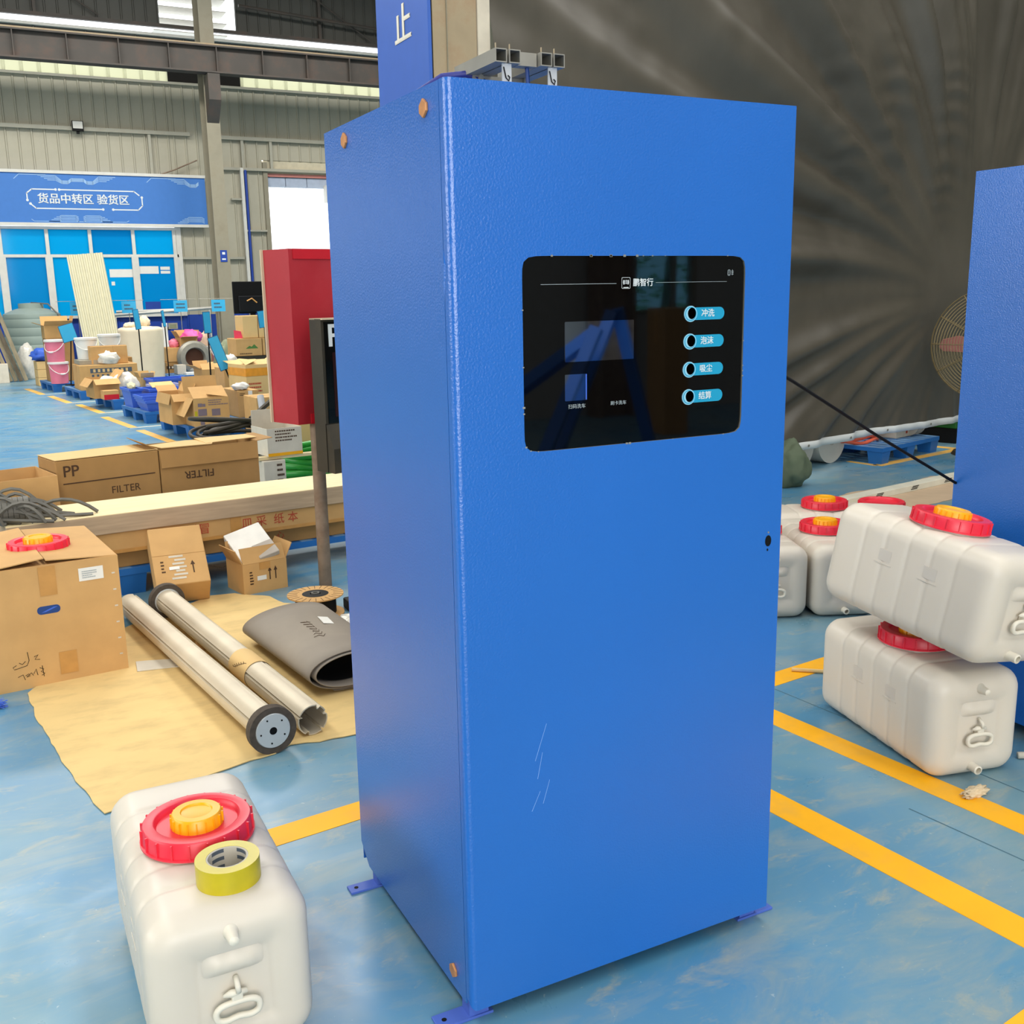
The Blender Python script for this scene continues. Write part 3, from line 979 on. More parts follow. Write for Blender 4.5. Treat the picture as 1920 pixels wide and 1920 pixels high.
    # bolts in the left side
    for (y, z) in ((0.090, 1.803), (0.531, 1.806), (0.085, 0.086)):
        po = [(y, z + 0.0165), (y + 0.0155, z + 0.006), (y + 0.0155, z - 0.007), (y, z - 0.0165), (y - 0.0155, z - 0.006), (y - 0.0155, z + 0.007)]
        MB().prism(po, -0.005, 0.0, Matrix(((0, 0, 1, 0), (1, 0, 0, 0), (0, 1, 0, 0), (0, 0, 0, 1)))).make('bolt', mCopper, t, bevel=0.001)
    # torn lip of the seam
    MB().add([(-0.0004, 0.0265, 1.56), (-0.003, 0.020, 1.535), (-0.002, 0.0265, 1.49), (-0.0004, 0.0265, 1.47), (-0.0003, 0.016, 1.53)],
             [(0, 1, 4), (1, 2, 4), (2, 3, 4)]).make('bent_lip', mBlue, t)
    # feet
    for (xa, xb_, y0, y1, hx_) in ((-0.062, 0.05, 0.585, 0.622, -0.043), (-0.062, 0.062, 0.027, 0.071, -0.042), (0.715, 0.822, 0.029, 0.068, 0.8), (0.715, 0.822, 0.585, 0.622, 0.8)):
        f = MB().box(xa, xb_, y0, y1, 0.0, 0.006).make('foot', mBlueFoot, t, bevel=0.001)
        xc = 0.03 if xa < 0 else 0.745
        MB().box(xc - 0.022, xc + 0.022, y0 + 0.004, y1 - 0.004, 0.006, CZ0 + 0.012).make('foot_post', mBlueFoot, f)
        MB().lathe([(0.0001, 0.0062), (0.0055, 0.0062), (0.0055, 0.0066), (0.0001, 0.0066)], 14, T(hx_, (y0 + y1) / 2, 0)).make('bolt_hole', mBlack, f)
    return t


cabinet('big blue steel cabinet with black touch panel in the middle', (0, 0, 0))
cabinet('second blue steel cabinet cut off by the right edge of the photo', (2.2, 0.045, 0), front=False)

# tube rack lying on the cabinet top
rk = thing('tube_rack', 'rack of grey square tubes lying on top of the big cabinet', 'rack', (0.21, 0.2, CZ1))
for k, xo in enumerate((0.0, 0.030, 0.100, 0.129)):
    mb = MB()
    a, w = 0.0125, 0.0105
    y0, y1 = 0.0, 0.19
    for (xa, xb_, za, zb_) in ((-a, a, 0.077, 0.079), (-a, a, 0.100, 0.102), (-a, -w, 0.079, 0.100), (w, a, 0.079, 0.100)):
        mb.box(xa + xo, xb_ + xo, y0, y1, za, zb_)
    o = mb.make('tube', mGreyMet, rk)
    MB().box(xo - w, xo + w, 0.05, 0.055, 0.079, 0.100).make('tube_core', mBlack, o)
    MB().box(xo - 0.0115, xo - 0.010, 0.001, 0.004, 0.102, 0.111).make('weld_stub', mRust, o)
MB().box(0.044, 0.086, 0.015, 0.040, 0.077, 0.102).make('cross_tube', mGreyMet, rk)
MB().box(0.0, 0.13, 0.13, 0.155, 0.060, 0.077).make('cross_tube', mGreyMet, rk)
for xo in (0.016, 0.118):
    pl_ = MB().box(xo - 0.010, xo + 0.010, 0.008, 0.011, 0.028, 0.077).make('hanger_plate', mAluIn, rk)
    MB().lathe([(0.0001, -0.004), (0.016, -0.004), (0.016, 0.004), (0.0001, 0.004)], 20, T(xo + 0.002, 0.013, 0.022, rx=PI / 2)).make('roller', mGreyMet, pl_)
    MB().tube([(xo - 0.008, 0.006, 0.07), (xo - 0.003, 0.006, 0.05), (xo + 0.003, 0.006, 0.045), (xo + 0.005, 0.006, 0.052), (xo + 0.001, 0.006, 0.055)], 0.0012, 5).make(
        'wire_hook', mBlack, pl_)
    MB().box(xo - 0.012, xo + 0.012, 0.02, 0.16, 0.0, 0.006).make('base_plate', mAluIn, rk)
    MB().box(xo - 0.004, xo + 0.004, 0.12, 0.13, 0.006, 0.078).make('strut', mGreyMet, rk)
MB().tube([(0.072, 0.03, 0.078), (0.074, 0.03, 0.05), (0.076, 0.035, 0.0)], 0.004, 6).make('blue_tie', mBlueIn, rk)
cb = tag(MB().tube([(0.10, 0.42, CZ1 + 0.01), (0.12, 0.40, CZ1 + 0.05), (0.155, 0.36, CZ1 + 0.075), (0.20, 0.34, CZ1 + 0.08), (0.25, 0.33, CZ1 + 0.06), (0.30, 0.35, CZ1 + 0.012)], 0.007, 8).make(
    'blue_cable', M('navy_cable', '#2A2F78', 0.5), smooth=True), 'bent navy cable end beside the tube rack on the cabinet', 'cable')

# ================================================================ COLUMN WITH BLUE SIGN AND BLACK CURTAIN
ca = math.radians(10.5)
c2 = thing('sign_column', 'rust stained steel column clad with a blue sign behind the cabinet', 'column', (1.70, 3.955, 0), 0)
MB().box(0.0, 0.27, 0.0, 0.012, 0, ZR).make('front_flange', mRust, c2)
MB().box(0.0, 0.27, 0.4, 0.412, 0, ZR).make('rear_flange', mRust, c2)
MB().box(0.13, 0.142, 0.012, 0.4, 0, ZR).make('web', mRust, c2)
MB().box(0.082, 0.087, -0.01, 0.0, 0, ZR).make('conduit', mSteel, c2)
for q in (0.0, 0.03):
    MB().lathe([(0.0001, 0), (0.012, 0), (0.012, 0.02), (0.0001, 0.02)], 10, T(0.068 + q, 0, 2.66, rx=PI / 2)).make('bolt_head', mGreyMet, c2)
sg = thing('blue_sign_board', 'tall blue sign board with a white Chinese character on the column', 'sign', (1.69, 3.95, 0), PI * 0 + math.radians(0))
MB().box(-0.02, 0.0, 0.0, 0.80, 0.02, ZR - 0.5).make('board', M('sign_blue_paint', '#3C64B8', 0.45, var=0.03), sg)
ch = (1.668,4.315,3.007)
words('止', 0.225, M('cream_letter', '#E4DCCB', 0.6), sg, Matrix.Translation((-0.021, ch[1] - 3.95, ch[2])) @ Matrix.Rotation(-PI / 2, 4, 'Z'), bold=0.02, depth=0.002, align='CENTER', sx=1.2)
ps = thing('white_post', 'white square post holding the edge of the black curtain', 'post', (1.975, 3.965, 0), ca)
MB().box(0.0, 0.085, -0.015, 0.05, 0, 6.2).make('post_body', M('cream_post', '#D8CDB8', 0.5), ps)
MB().lathe([(0.0001, 0), (0.014, 0), (0.014, 0.004), (0.0001, 0.004)], 12, T(0.03, -0.014, 2.71, rx=PI / 2)).make('bolt_hole', mBlack, ps)

ct = thing('black_curtain', 'huge black tarpaulin curtain hanging behind the cabinets', 'curtain', (2.06, 3.985, 0), ca)
CL, CHT = 9.5, 6.2
PX, PZ = 5.25, 1.35


def curtain(u, v):
    x = u * CL
    z = 0.27 + v * (CHT - 0.27)
    dx, dz = PX - x, z - PZ
    a = math.atan2(dz, dx)
    r = math.hypot(dx, dz)
    a2 = a + 0.10 * (r - 2.0) - 0.02 * r * r * 0.5
    fade = min(1, max(0, (r - 0.4) / 1.6)) * (1.0 if x < PX else max(0.0, 1 - (x - PX) / 1.5) * 0.6 + 0.25)
    fold = 0.0
    for k, (f, am) in enumerate(((5.0, 0.55), (10.0, 0.45), (19.0, 0.22))):
        fold += am * noise.noise(Vector((a2 * f, r * 0.35, k * 9.3)))
    y = -0.30 * fold * fade * min(1.0, r * 0.4)
    # small herringbone puckers, upper right
    for xc in (3.4, 4.05, 4.9):
        w = math.exp(-((x - xc) / 0.22) ** 2) * max(0.0, min(1.0, (z - 1.9) / 0.5)) * max(0.0, min(1.0, (3.6 - z) / 0.5))
        y += 0.011 * w * math.sin(z * 34 + (x - xc) * 7 * (1 if x > xc else -1) + 4 * noise.noise(Vector((xc, z * 2, 0))))
    y += 0.03 * noise.noise(Vector((x * 0.7, z * 0.8, 4.0))) + 0.006 * noise.noise(Vector((x * 5, z * 5, 1.0)))
    low = max(0.0, 1 - (z - 0.27) / 0.9)
    y += -0.03 * low * noise.noise(Vector((x * 2.2, z * 0.6, 8.0)))
    return Vector((x, y - 0.03, z))


MB().grid(curtain, 260, 170).make('sheet', mCurt, ct, smooth=True, recalc=False)


def hem(u, v):
    p = curtain(u, 0)
    return Vector((p.x, p.y - 0.004, 0.215 + v * 0.062))


MB().grid(hem, 200, 3).make('hem', mHem, ct, smooth=True, solid=0.004, recalc=False)
for k in range(14):
    x = 0.55 + k * 0.62
    p = curtain(x / CL, 0)
    MB().lathe([(0.004, 0), (0.010, 0), (0.010, 0.004), (0.004, 0.004)], 10, T(x, p.y - 0.012, 0.245, rx=PI / 2)).make('eyelet', mGreyMet, ct)

# ================================================================ WHITE DRUMS


def make_drum():
    W, D, Hh, r, re = 0.318, 0.645, 0.334, 0.062, 0.050
    t = thing('plastic_drum', '', 'drum')

    def ring(y, inset, rib=0.0):
        hw, hh_ = W / 2 - inset - rib, Hh / 2 - inset - rib
        rr_ = max(0.012, r - inset * 0.75)
        return [(x, y, z) for x, z in rrect(0, Hh / 2, hw, hh_, rr_, 7)]
    rings = []
    rings.append(ring(0.0, re + 0.045))
    rings.append(ring(0.0, re + 0.038))
    rings.append(ring(-0.004 + 0.004, re + 0.030))
    for k in range(8):
        a = PI / 2 * k / 7
        rings.append(ring(re * (1 - math.cos(a)), re * (1 - math.sin(a))))
    ys = re
    nb = 6
    span = D - 2 * re
    for b in range(nb):
        for q, g in ((0.14, 0.0), (0.74, 0.0), (0.82, 0.0006), (0.87, 0.0018), (0.91, 0.0026), (0.95, 0.0026), (0.99, 0.0018)):
            if b == nb - 1 and q > 0.75:
                continue
            rings.append(ring(ys + span * (b + q) / nb, 0.0, g))
        if b < nb - 1:
            rings.append(ring(ys + span * (b + 1.04) / nb, 0.0, 0.0006))
    for k in range(8):
        a = PI / 2 * k / 7
        rings.append(ring(D - re * (1 - math.sin(a)), re * (1 - math.cos(a))))
    n = len(rings[0])
    vs = [v for rg in rings for v in rg]
    # sink the centre of the near face a little
    vs = [(x, y + (0.006 if i < n * 2 else 0.0), z) for i, (x, y, z) in enumerate(vs)]
    fs = []
    for j in range(len(rings) - 1):
        for i in range(n):
            k = (i + 1) % n
            fs.append((j * n + i, j * n + k, (j + 1) * n + k, (j + 1) * n + i))
    fs.append(tuple(range(n)))
    fs.append(tuple(reversed(range((len(rings) - 1) * n, len(rings) * n))))
    MB().add(vs, fs).make('drum_body', mTank, t, smooth=True)
    # near end: hand ledge, nubs, handle
    mb = MB()
    mb.grid(lambda u, v: Vector((-0.062 + 0.124 * u, 0.007 - 0.016 * math.sin(PI * v) * min(1, 4 * u, 4 * (1 - u)) * (0.5 + 0.5 * (1 - v)), 0.200 + 0.05 * v)), 17, 9)
    mb.make('hand_ledge', mTank, t, smooth=True)
    MB().lathe([(0.017, 0), (0.0125, 0.008), (0.0115, 0.024), (0.0095, 0.034), (0.004, 0.038), (0.0001, 0.038)], 20, T(0.0, 0.004, 0.288, rx=PI / 2)).make(
        'vent_nub', mTankP, t, smooth='auto')
    MB().lathe([(0.017, 0), (0.014, 0.008), (0.014, 0.04), (0.0095, 0.042), (0.0095, 0.020), (0.0001, 0.020)], 20, T(-0.012, 0.010, 0.038, rx=PI / 2)).make(
        'drain_spout', mTankP, t, smooth='auto')
    pts = []
    for i in range(40):
        a = 2 * PI * i / 40
        x = 0.042 * math.copysign(abs(math.cos(a)) ** 0.7, math.cos(a))
        z = 0.019 * math.copysign(abs(math.sin(a)) ** 0.75, math.sin(a))
        if z < 0:
            z += 0.006 * math.exp(-(x / 0.018) ** 2)
        pts.append((x, -0.012, 0.128 + z))
    hd = MB().tube(pts, 0.0065, 8, closed=True).make('handle', mTankP, t, smooth=True)
    MB().tube([(-0.026, -0.008, 0.163), (-0.010, -0.010, 0.166), (0.020, -0.010, 0.164)], 0.006, 8, rad=[0.003, 0.008, 0.005]).make('hinge_pin', mTankP, hd, smooth=True)
    MB().box(-0.011, 0.011, -0.016, 0.004, 0.146, 0.166).make('hinge_lug', mTankP, hd, bevel=0.003)
    MB().tube([(0.002, 0.002, 0.192), (0.002, -0.016, 0.182), (0.003, -0.016, 0.168)], 0.0055, 8).make('hinge_hook', mTankP, hd, smooth=True)
    # raised marks on the left flank
    for yc in (0.22, 0.40):
        mb = MB().box(-W / 2 - 0.0015, -W / 2 + 0.002, yc - 0.035, yc + 0.035, 0.185, 0.188)
        mb.box(-W / 2 - 0.0006, -W / 2 + 0.002, yc - 0.028, yc + 0.022, 0.196, 0.232)
        mb.make('raised_mark', mTank, t)
    # neck, lid and cap
    MB().lathe([(0.112, Hh - 0.006), (0.112, Hh + 0.006), (0.0001, Hh + 0.006)], 40, T(0, 0.32, 0)).make('neck', mTank, t)
    lid = drum_lid_mesh().make('lid', mRed, t, smooth='auto', loc=(0, 0.32, Hh + 0.005))
    lid['label'] = 'red screw lid'
    cap = drum_cap_mesh().make('cap', mYel, lid, smooth='auto')
    cap['label'] = 'yellow screw cap in the lid'
    return t


def drum_lid_mesh():
    mb = MB().lathe([(0.0001, 0.0), (0.121, 0.0), (0.121, 0.004), (0.1165, 0.005), (0.1145, 0.036), (0.112, 0.039), (0.092, 0.040), (0.089, 0.038), (0.085, 0.027), (0.060, 0.0255),
                     (0.0001, 0.0255)], 56)
    for k in range(20):
        a = 2 * PI * k / 20
        mb.box(0.114, 0.1195, -0.0018, 0.0018, 0.004, 0.036, Matrix.Rotation(a, 4, 'Z'))
    return mb


def drum_cap_mesh():
    mb = MB().lathe([(0.0001, 0.0255), (0.0555, 0.0255), (0.0545, 0.028), (0.0525, 0.052), (0.050, 0.055), (0.034, 0.0555), (0.032, 0.052), (0.030, 0.0515), (0.0001, 0.0525)], 44)
    for k in range(18):
        a = 2 * PI * k / 18
        mb.box(0.052, 0.0565, -0.0014, 0.0014, 0.027, 0.050, Matrix.Rotation(a, 4, 'Z'))
    return mb


GD = 'white plastic drums with red lids'
d0 = make_drum()
tag(d0, 'near left white drum with red lid and a tape roll on it', 'drum', GD)
d0.location = (-0.441, 0.136, 0)
d0.rotation_euler = (0, 0, math.radians(-0.6))


def put_drum(label, loc, rot):
    c = copy_tree(d0)
    c.location = loc
    c.rotation_euler = rot
    tag(c, label, 'drum', GD)
    return c


th = math.radians(-12.9)
put_drum('lower drum of the stacked pair on the right, lid half hidden', (1.671 + 0.159 * math.cos(th), 0.298 + 0.159 * math.sin(th), 0), (0, 0, th))
# tilted upper drum: near-face bottom centre from its centre point
tu = Matrix.Translation((1.838, 0.50, 0.412)) @ Matrix.Rotation(math.radians(-2.2), 4, 'Z') @ Matrix.Rotation(math.radians(4.9), 4, 'X') @ Matrix.Rotation(math.radians(8.4), 4, 'Y') \
    @ Matrix.Translation((0, -0.3225, 0))
u = put_drum('upper tilted drum resting on the lid of another drum', (0, 0, 0), (0, 0, 0))
u.location = tu.to_translation()
u.rotation_euler = tu.to_euler()
t24 = math.radians(-24)
for lx, ly, nm_ in ((2.78, 1.906, 'drum standing right behind the stacked pair, end face with spout showing'), (2.475, 2.045, 'drum mostly hidden by the right edge of the big cabinet'),
                    ):
    put_drum(nm_, (lx + 0.32 * math.sin(t24), ly - 0.32 * math.cos(t24), 0), (0, 0, t24))
t66 = math.radians(66)
put_drum('rear drum lying crosswise, its lid just above another red lid', (3.167 + 0.32 * math.sin(t66), 2.311 - 0.32 * math.cos(t66), 0), (0, 0, t66))
l2 = thing('drum_lid', 'loose red drum lid peeking over the top edge of the tilted upper drum', 'lid', (3.167 + 0.285 * 0.913 - 0.02, 2.311 - 0.285 * 0.407 - 0.05, 0.3345), 0.4)
drum_lid_mesh().make('lid_ring', mRed, l2, smooth='auto')

# tape roll on the near drum
tp = thing('tape_roll', 'roll of yellow packing tape on the near left drum', 'tape roll', (-0.416, 0.253, 0.334), 0.3)
MB().lathe([(0.0415, 0.0), (0.0635, 0.0), (0.0635, 0.048), (0.0415, 0.048)], 48, close=True).make('tape_winding', mTapeRoll, tp, smooth='auto')
core = MB().lathe([(0.038, 0.0005), (0.0413, 0.0005), (0.0413, 0.0475), (0.038, 0.0475)], 48, close=True).make('core', mCore, tp, smooth='auto')
for zz in (0.008, 0.026, 0.042):
    for a0 in (-0.2, 1.25, 2.5, 3.9):
        mb = MB()
        q = [a0 + 0.75 * j / 8 for j in range(9)]
        mb.add([(0.0378 * math.cos(v), 0.0378 * math.sin(v), zz - 0.004) for v in q] + [(0.0378 * math.cos(v), 0.0378 * math.sin(v), zz + 0.004) for v in q],
               [(j, j + 1, 10 + j, 9 + j) for j in range(8)])
        mb.make('core_print', mInkB, core)

# loose bits round the stacked drums
tag(MB().tube([(1.965,1.22,0.009), (2.057,1.14,0.009)], 0.008, 8).make('white_stick', mCard2), 'thin pale stick poking out behind the lower stacked drum', 'stick')
lump('cotton_fluff', 'tuft of beige fluff on the yellow line by the drums', 'fluff', M('beige_fluff', '#D9C3A0', 0.95, var=0.2, bump=1.0, bscale=120), (1.729,0.181,0), 0.048, 0.018, 0.016, 4, 0.42, 3.2, 4)
tag(MB().tube([(2.052,0.282,0.012), (2.16, 0.22, 0.012), (2.18, 0.1, 0.012)], 0.011, 10).make('white_hose_end', mTankP, smooth=True), 'white hose end on the floor right of the lower drum', 'hose')

# ================================================================ LEFT FOREGROUND
# kraft sheet on the floor
pts = [(-0.722,2.491,0), (-0.703,2.202,0), (-0.658,1.826,0), (-0.615,1.565,0), (-0.568,1.336,0), (-0.468,1.365,0), (-0.352,1.405,0), (-0.178,1.457,0), (-0.105,1.477,0), (-0.023,1.486,0), (0.044,1.536,0), (0.138,1.508,0), (0.265,1.504,0),
       (0.80, 1.70, 0), (0.86, 2.6, 0), (0.623,2.882,0), (0.515,3.095,0), (0.458,3.159,0), (0.424,3.305,0), (0.284,3.454,0), (0.169,3.479,0), (0.061,3.394,0), (-0.105,3.312,0), (-0.45, 3.0, 0)]
MBk = MB()
outl = []
for i, a in enumerate(pts):
    b = pts[(i + 1) % len(pts)]
    L = math.hypot(b[0] - a[0], b[1] - a[1])
    nseg = max(1, int(L / 0.04))
    for j in range(nseg):
        f = j / nseg
        x, y = a[0] + (b[0] - a[0]) * f, a[1] + (b[1] - a[1]) * f
        k = 0.012 * noise.noise(Vector((x * 14, y * 14, 3)))
        outl.append((x + k, y + k))
MBk.prism(outl, 0.0018, 0.005)
tag(MBk.make('kraft_sheet', mKraft), 'large torn yellow kraft board sheet on the floor under the rollers', 'cardboard sheet')

# big carton with a drum lid on it
bc = carton((-0.872, 2.535, 0, 0.535, 0.482, 5.5), 0.66, 'large brown carton with hand hole at the left edge, red lid on top', 'open', mCard, flaps=(-93, -92, -84, -86), fl=0.49)
Wd, Hh = 0.535, 0.482
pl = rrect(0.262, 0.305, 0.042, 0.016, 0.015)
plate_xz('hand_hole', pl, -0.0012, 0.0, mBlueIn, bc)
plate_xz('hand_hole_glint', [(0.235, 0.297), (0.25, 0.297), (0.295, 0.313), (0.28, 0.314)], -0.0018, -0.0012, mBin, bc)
patch(bc, 'label_sticker', 0.383, 0.475, 0.398, 0.450, mPaper)
lines_print(bc, 0.395, 0.45, 0.407, 0.44, 4, mGreyPr, y=-0.0024, seed=2)
patch(bc, 'packing_tape', 0.238, 0.300, 0.362, 0.478, mTapeBr)
patch(bc, 'packing_tape', 0.280, 0.345, 0.035, 0.125, mTapeBr)
for k in range(6):
    patch(bc, 'staple_mark', 0.506, 0.518, 0.07 + k * 0.068, 0.076 + k * 0.068, mCardW)
MX = 0.05
for pts_ in ([(0.118, 0.150), (0.121, 0.115), (0.112, 0.096), (0.066, 0.088), (0.062, 0.098), (0.075, 0.104)], [(0.085, 0.112), (0.096, 0.104), (0.108, 0.114)], [(0.14, 0.126), (0.155, 0.132), (0.142, 0.115), (0.16, 0.112)],
             [(0.075, 0.055), (0.094, 0.062), (0.100, 0.040)], [(0.102, 0.056), (0.115, 0.062), (0.118, 0.052), (0.106, 0.050), (0.124, 0.064), (0.130, 0.052)], [(0.132, 0.058), (0.142, 0.076), (0.146, 0.05)],
             [(0.155, 0.078), (0.17, 0.070), (0.158, 0.062), (0.172, 0.052), (0.16, 0.046)], [(0.165, 0.085), (0.168, 0.04)]):
    MB().tube([(x + MX, -0.0012, z) for x, z in pts_], 0.0011, 4).make('marker_writing', mBlack, bc)
lc = (-0.602,2.846,0.484)
ll = thing('drum_lid', 'loose red drum lid with yellow cap on the large carton', 'lid', (lc[0] - 0.01, lc[1], 0.487), 0.2)
drum_lid_mesh().make('lid_ring', mRed, ll, smooth='auto')
drum_cap_mesh().make('cap', mYel, ll, smooth='auto')
bs = thing('blue_brush', 'tuft of blue bristles at the left edge of the floor', 'brush', (-0.845,2.395,0))
rnd = random.Random(4)
mb = MB()
for k in range(70):
    a = rnd.uniform(-0.7, 0.9)
    L = rnd.uniform(0.03, 0.055)
    mb.tube([(0, rnd.uniform(-.015, .015), 0.012), (L * math.cos(a), L * math.sin(a) * 0.8, rnd.uniform(0.002, 0.03))], 0.0013, 3)
tag(mb.make('bristles', mBin, bs), kind='stuff')
MB().tube([(-0.12, 0, 0.012), (0.005, 0, 0.012)], 0.012, 8).make('brush_core', mBlueIn, bs)


# roller tubes
def roller(name, label, a, b, disc_near, disc_far):
    a, b = Vector(a), Vector(b)
    L = (b - a).length
    d = (b - a).normalized()
    q = d.to_track_quat('Y', 'Z').to_matrix().to_4x4()
    t = thing(name, label, 'roller')
    t.location = a
    t.rotation_euler = q.to_euler()
    prof, inn = [], []
    n = 64
    for i in range(n):
        th = 2 * PI * i / n
        r = 0.054
        for g in (0.35, 1.15, 2.75, 4.3, 5.4):
            w = abs((th - g + PI) % (2 * PI) - PI)
            if w < 0.085:
                r = 0.044
            elif w < 0.14:
                r = 0.0555
        prof.append((r * math.cos(th), r * math.sin(th)))
        inn.append(((r - 0.004) * math.cos(th), (r - 0.004) * math.sin(th)))
    mb = MB()
    vs = [(x, 0, z) for x, z in prof] + [(x, L, z) for x, z in prof] + [(x, 0, z) for x, z in inn] + [(x, L, z) for x, z in inn]
    fs = []
    for i in range(n):
        k = (i + 1) % n
        fs += [(i, k, n + k, n + i), (2 * n + k, 2 * n + i, 3 * n + i, 3 * n + k), (k, i, 2 * n + i, 2 * n + k), (n + i, n + k, 3 * n + k, 3 * n + i)]
    mb.add(vs, fs).make('tube', mAlu, t, smooth='auto')
    R90 = Matrix.Rotation(-PI / 2, 4, 'X')
    for on, y0 in ((disc_near, -0.012), (disc_far, L - 0.022)):
        if on:
            mr = Matrix.Translation((0, y0, 0)) @ R90
            f = MB().lathe([(0.0605, 0), (0.081, 0), (0.081, 0.035), (0.0605, 0.035)], 40, mr, close=True).make('felt_ring', mFelt, t, smooth='auto')
            pl = MB().lathe([(0.012, -0.001), (0.0575, -0.001), (0.060, 0.002), (0.060, 0.03), (0.012, 0.03)], 40, mr, close=True).make('end_plate', mAluIn, t, smooth='auto')
            if y0 < 0:
                for k in range(5):
                    an = 2 * PI * k / 5 + 0.5
                    MB().lathe([(0.0001, 0), (0.003, 0), (0.003, -0.002), (0.0001, -0.002)], 10, mr @ T(0.043 * math.cos(an), 0.043 * math.sin(an), -0.0005)).make('screw_hole', mBlack, pl)
                MB().lathe([(0.0001, 0.001), (0.013, 0.001), (0.013, -0.0015), (0.0105, -0.0015), (0.0105, 0.0), (0.0001, 0.0)], 20, mr).make('axle_bore', mBlack, pl)
    return t, L


r1, L1 = roller('roller_tube', 'front aluminium roller tube with felt ringed steel end plate', (-0.022,1.504,0.083), (-0.235, 3.32, 0.06), True, False)
r2, L2 = roller('roller_tube', 'rear open ended aluminium roller tube with paper band', (0.134,1.566,0.06), (-0.081,3.225,0.086), False, True)
MB().lathe([(0.0562, 0), (0.0574, 0), (0.0574, 0.17), (0.0562, 0.17)], 40, Matrix.Translation((0, L2 * 0.30, 0)) @ Matrix.Rotation(-PI / 2, 4, 'X'), close=True).make('paper_band', mCard2, r2, smooth='auto')
for k in range(6):
    a = 2.2 + 0.12 * k
    MB().tube([(0.0582 * math.cos(a), L2 * 0.30 + 0.03 + 0.012 * k, 0.0582 * math.sin(a)), (0.0582 * math.cos(a + 0.1), L2 * 0.30 + 0.05 + 0.013 * k, 0.0582 * math.sin(a + 0.1)),
               (0.0582 * math.cos(a + .02), L2 * 0.30 + 0.055 + 0.013 * k, 0.0582 * math.sin(a + .02))], 0.001, 4).make('marker_writing', mInk, r2)
sc = tag(MB().add([(0, 0, 0), (0.05, -0.02, 0.0), (0.075, -0.02, 0.03), (0.03, 0.0, 0.11), (0.012, 0.004, 0.07)], [(0, 1, 2, 3, 4)]).make('cardboard_scrap', mCardD, solid=0.003, loc=(-0.062,2.663,0)), 'small upright torn cardboard scrap between the two rollers', 'cardboard')
sc2 = tag(MB().prism([(0, 0), (0.16, -0.03), (0.20, 0.06), (0.05, 0.11), (0.01, 0.12)], 0.006, 0.009).make('cardboard_scrap', mCardW, loc=(-0.315,2.518,0)), 'flat grey cardboard scrap on the kraft sheet beside the front roller', 'cardboard')

# grey rubber roll
a, b = Vector((0.248,1.882,0.01)), Vector((0.181,2.797,0.01))
d = (b - a).normalized()
q = d.to_track_quat('Y', 'Z').to_matrix().to_4x4()
rr_ = thing('rubber_roll', 'loosely rolled grey rubber sheet beside the rollers', 'rubber sheet', (a.x, a.y, 0.006))
rr_.rotation_euler = (0, 0, math.atan2(-d.x, d.y))
LR = 0.76


def roll(u, v):
    th = -0.62 * PI + u * 2 * PI * 2.2
    k = 1.0 - 0.13 * u * 2.0
    rx = (0.185 + 0.02 * v) * k
    rz = (0.082 - 0.010 * v) * k
    x = 0.135 + rx * math.cos(th)
    z = 0.082 - 0.010 * v + rz * math.sin(th)
    z += 0.010 * math.cos(th) * v
    return Vector((x, v * LR - 0.012 * math.sin(th) - 0.02 * u, z + 0.006))


MB().grid(roll, 130, 10).make('rubber_sheet', mRubber, rr_, smooth=True, solid=0.004, recalc=False)
MB().grid(lambda u, v: Vector((0.135 + 0.125 * math.cos(u * 2 * PI), 0.05 + v * (LR - 0.09), 0.080 + 0.050 * math.sin(u * 2 * PI))), 40, 4).make('inner_turns', mRubberIn, rr_, smooth=True, recalc=False)
MB().add([(0.17, 0.36, 0.162), (0.21, 0.35, 0.156), (0.225, 0.46, 0.151), (0.185, 0.47, 0.158)], [(0, 1, 2, 3)]).make('white_tag', mPaper, rr_, solid=0.002)
for k in range(7):
    y = 0.22 + 0.035 * k
    MB().tube([(0.075 + 0.012 * k, y, 0.167 - 0.027 * y), (0.10, y + 0.012, 0.168 - 0.027 * y), (0.11 + 0.004 * k, y - 0.014, 0.169 - 0.027 * y), (0.125, y + 0.01, 0.169 - 0.027 * y)], 0.0012, 4).make('marker_writing', mInk, rr_)

# cable reel
re_ = thing('cable_reel', 'small black cable reel with cardboard flange by the pole foot', 'reel', (0.548, 2.905, 0.0))
for z in (0.006, 0.098):
    MB().lathe([(0.055, 0), (0.132, 0), (0.132, 0.006), (0.055, 0.006)], 48, T(0, 0, z), close=True).make('flange', mCard, re_)
MB().lathe([(0.025, 0), (0.062, 0), (0.062, 0.101), (0.025, 0.101)], 32, T(0, 0, 0.004), close=True).make('core', mBlack, re_, smooth='auto')
MB().lathe([(0.012, 0), (0.02, 0), (0.02, 0.106), (0.012, 0.106)], 24, T(0, 0, 0.004), close=True).make('hub', mStrip, re_, smooth='auto')
MB().lathe([(0.06, 0), (0.096, 0), (0.096, 0.08), (0.06, 0.08)], 32, T(0, 0, 0.014), close=True).make('cable_winding', mBlack, re_, smooth='auto')
for k in range(24):
    an = 2 * PI * k / 24
    MB().box(0.085, 0.13, -0.0012, 0.0012, 0.104, 0.1048, Matrix.Rotation(an, 4, 'Z')).make('flange_slot', mInk, re_)
lump('crumpled_film', 'crumpled clear film behind the grey rubber roll', 'film', mBag, (0.595,2.487,-0), 0.13, 0.10, 0.06, 3, 0.2, 3.5, 4)
tag(MB().prism(rrect(0, 0, 0.05, 0.05, 0.01, 2), 0, 0.05).make('black_block', mBlack, bevel=0.006, loc=(0.746,2.907,0)), 'small black block right of the cable reel', 'block')

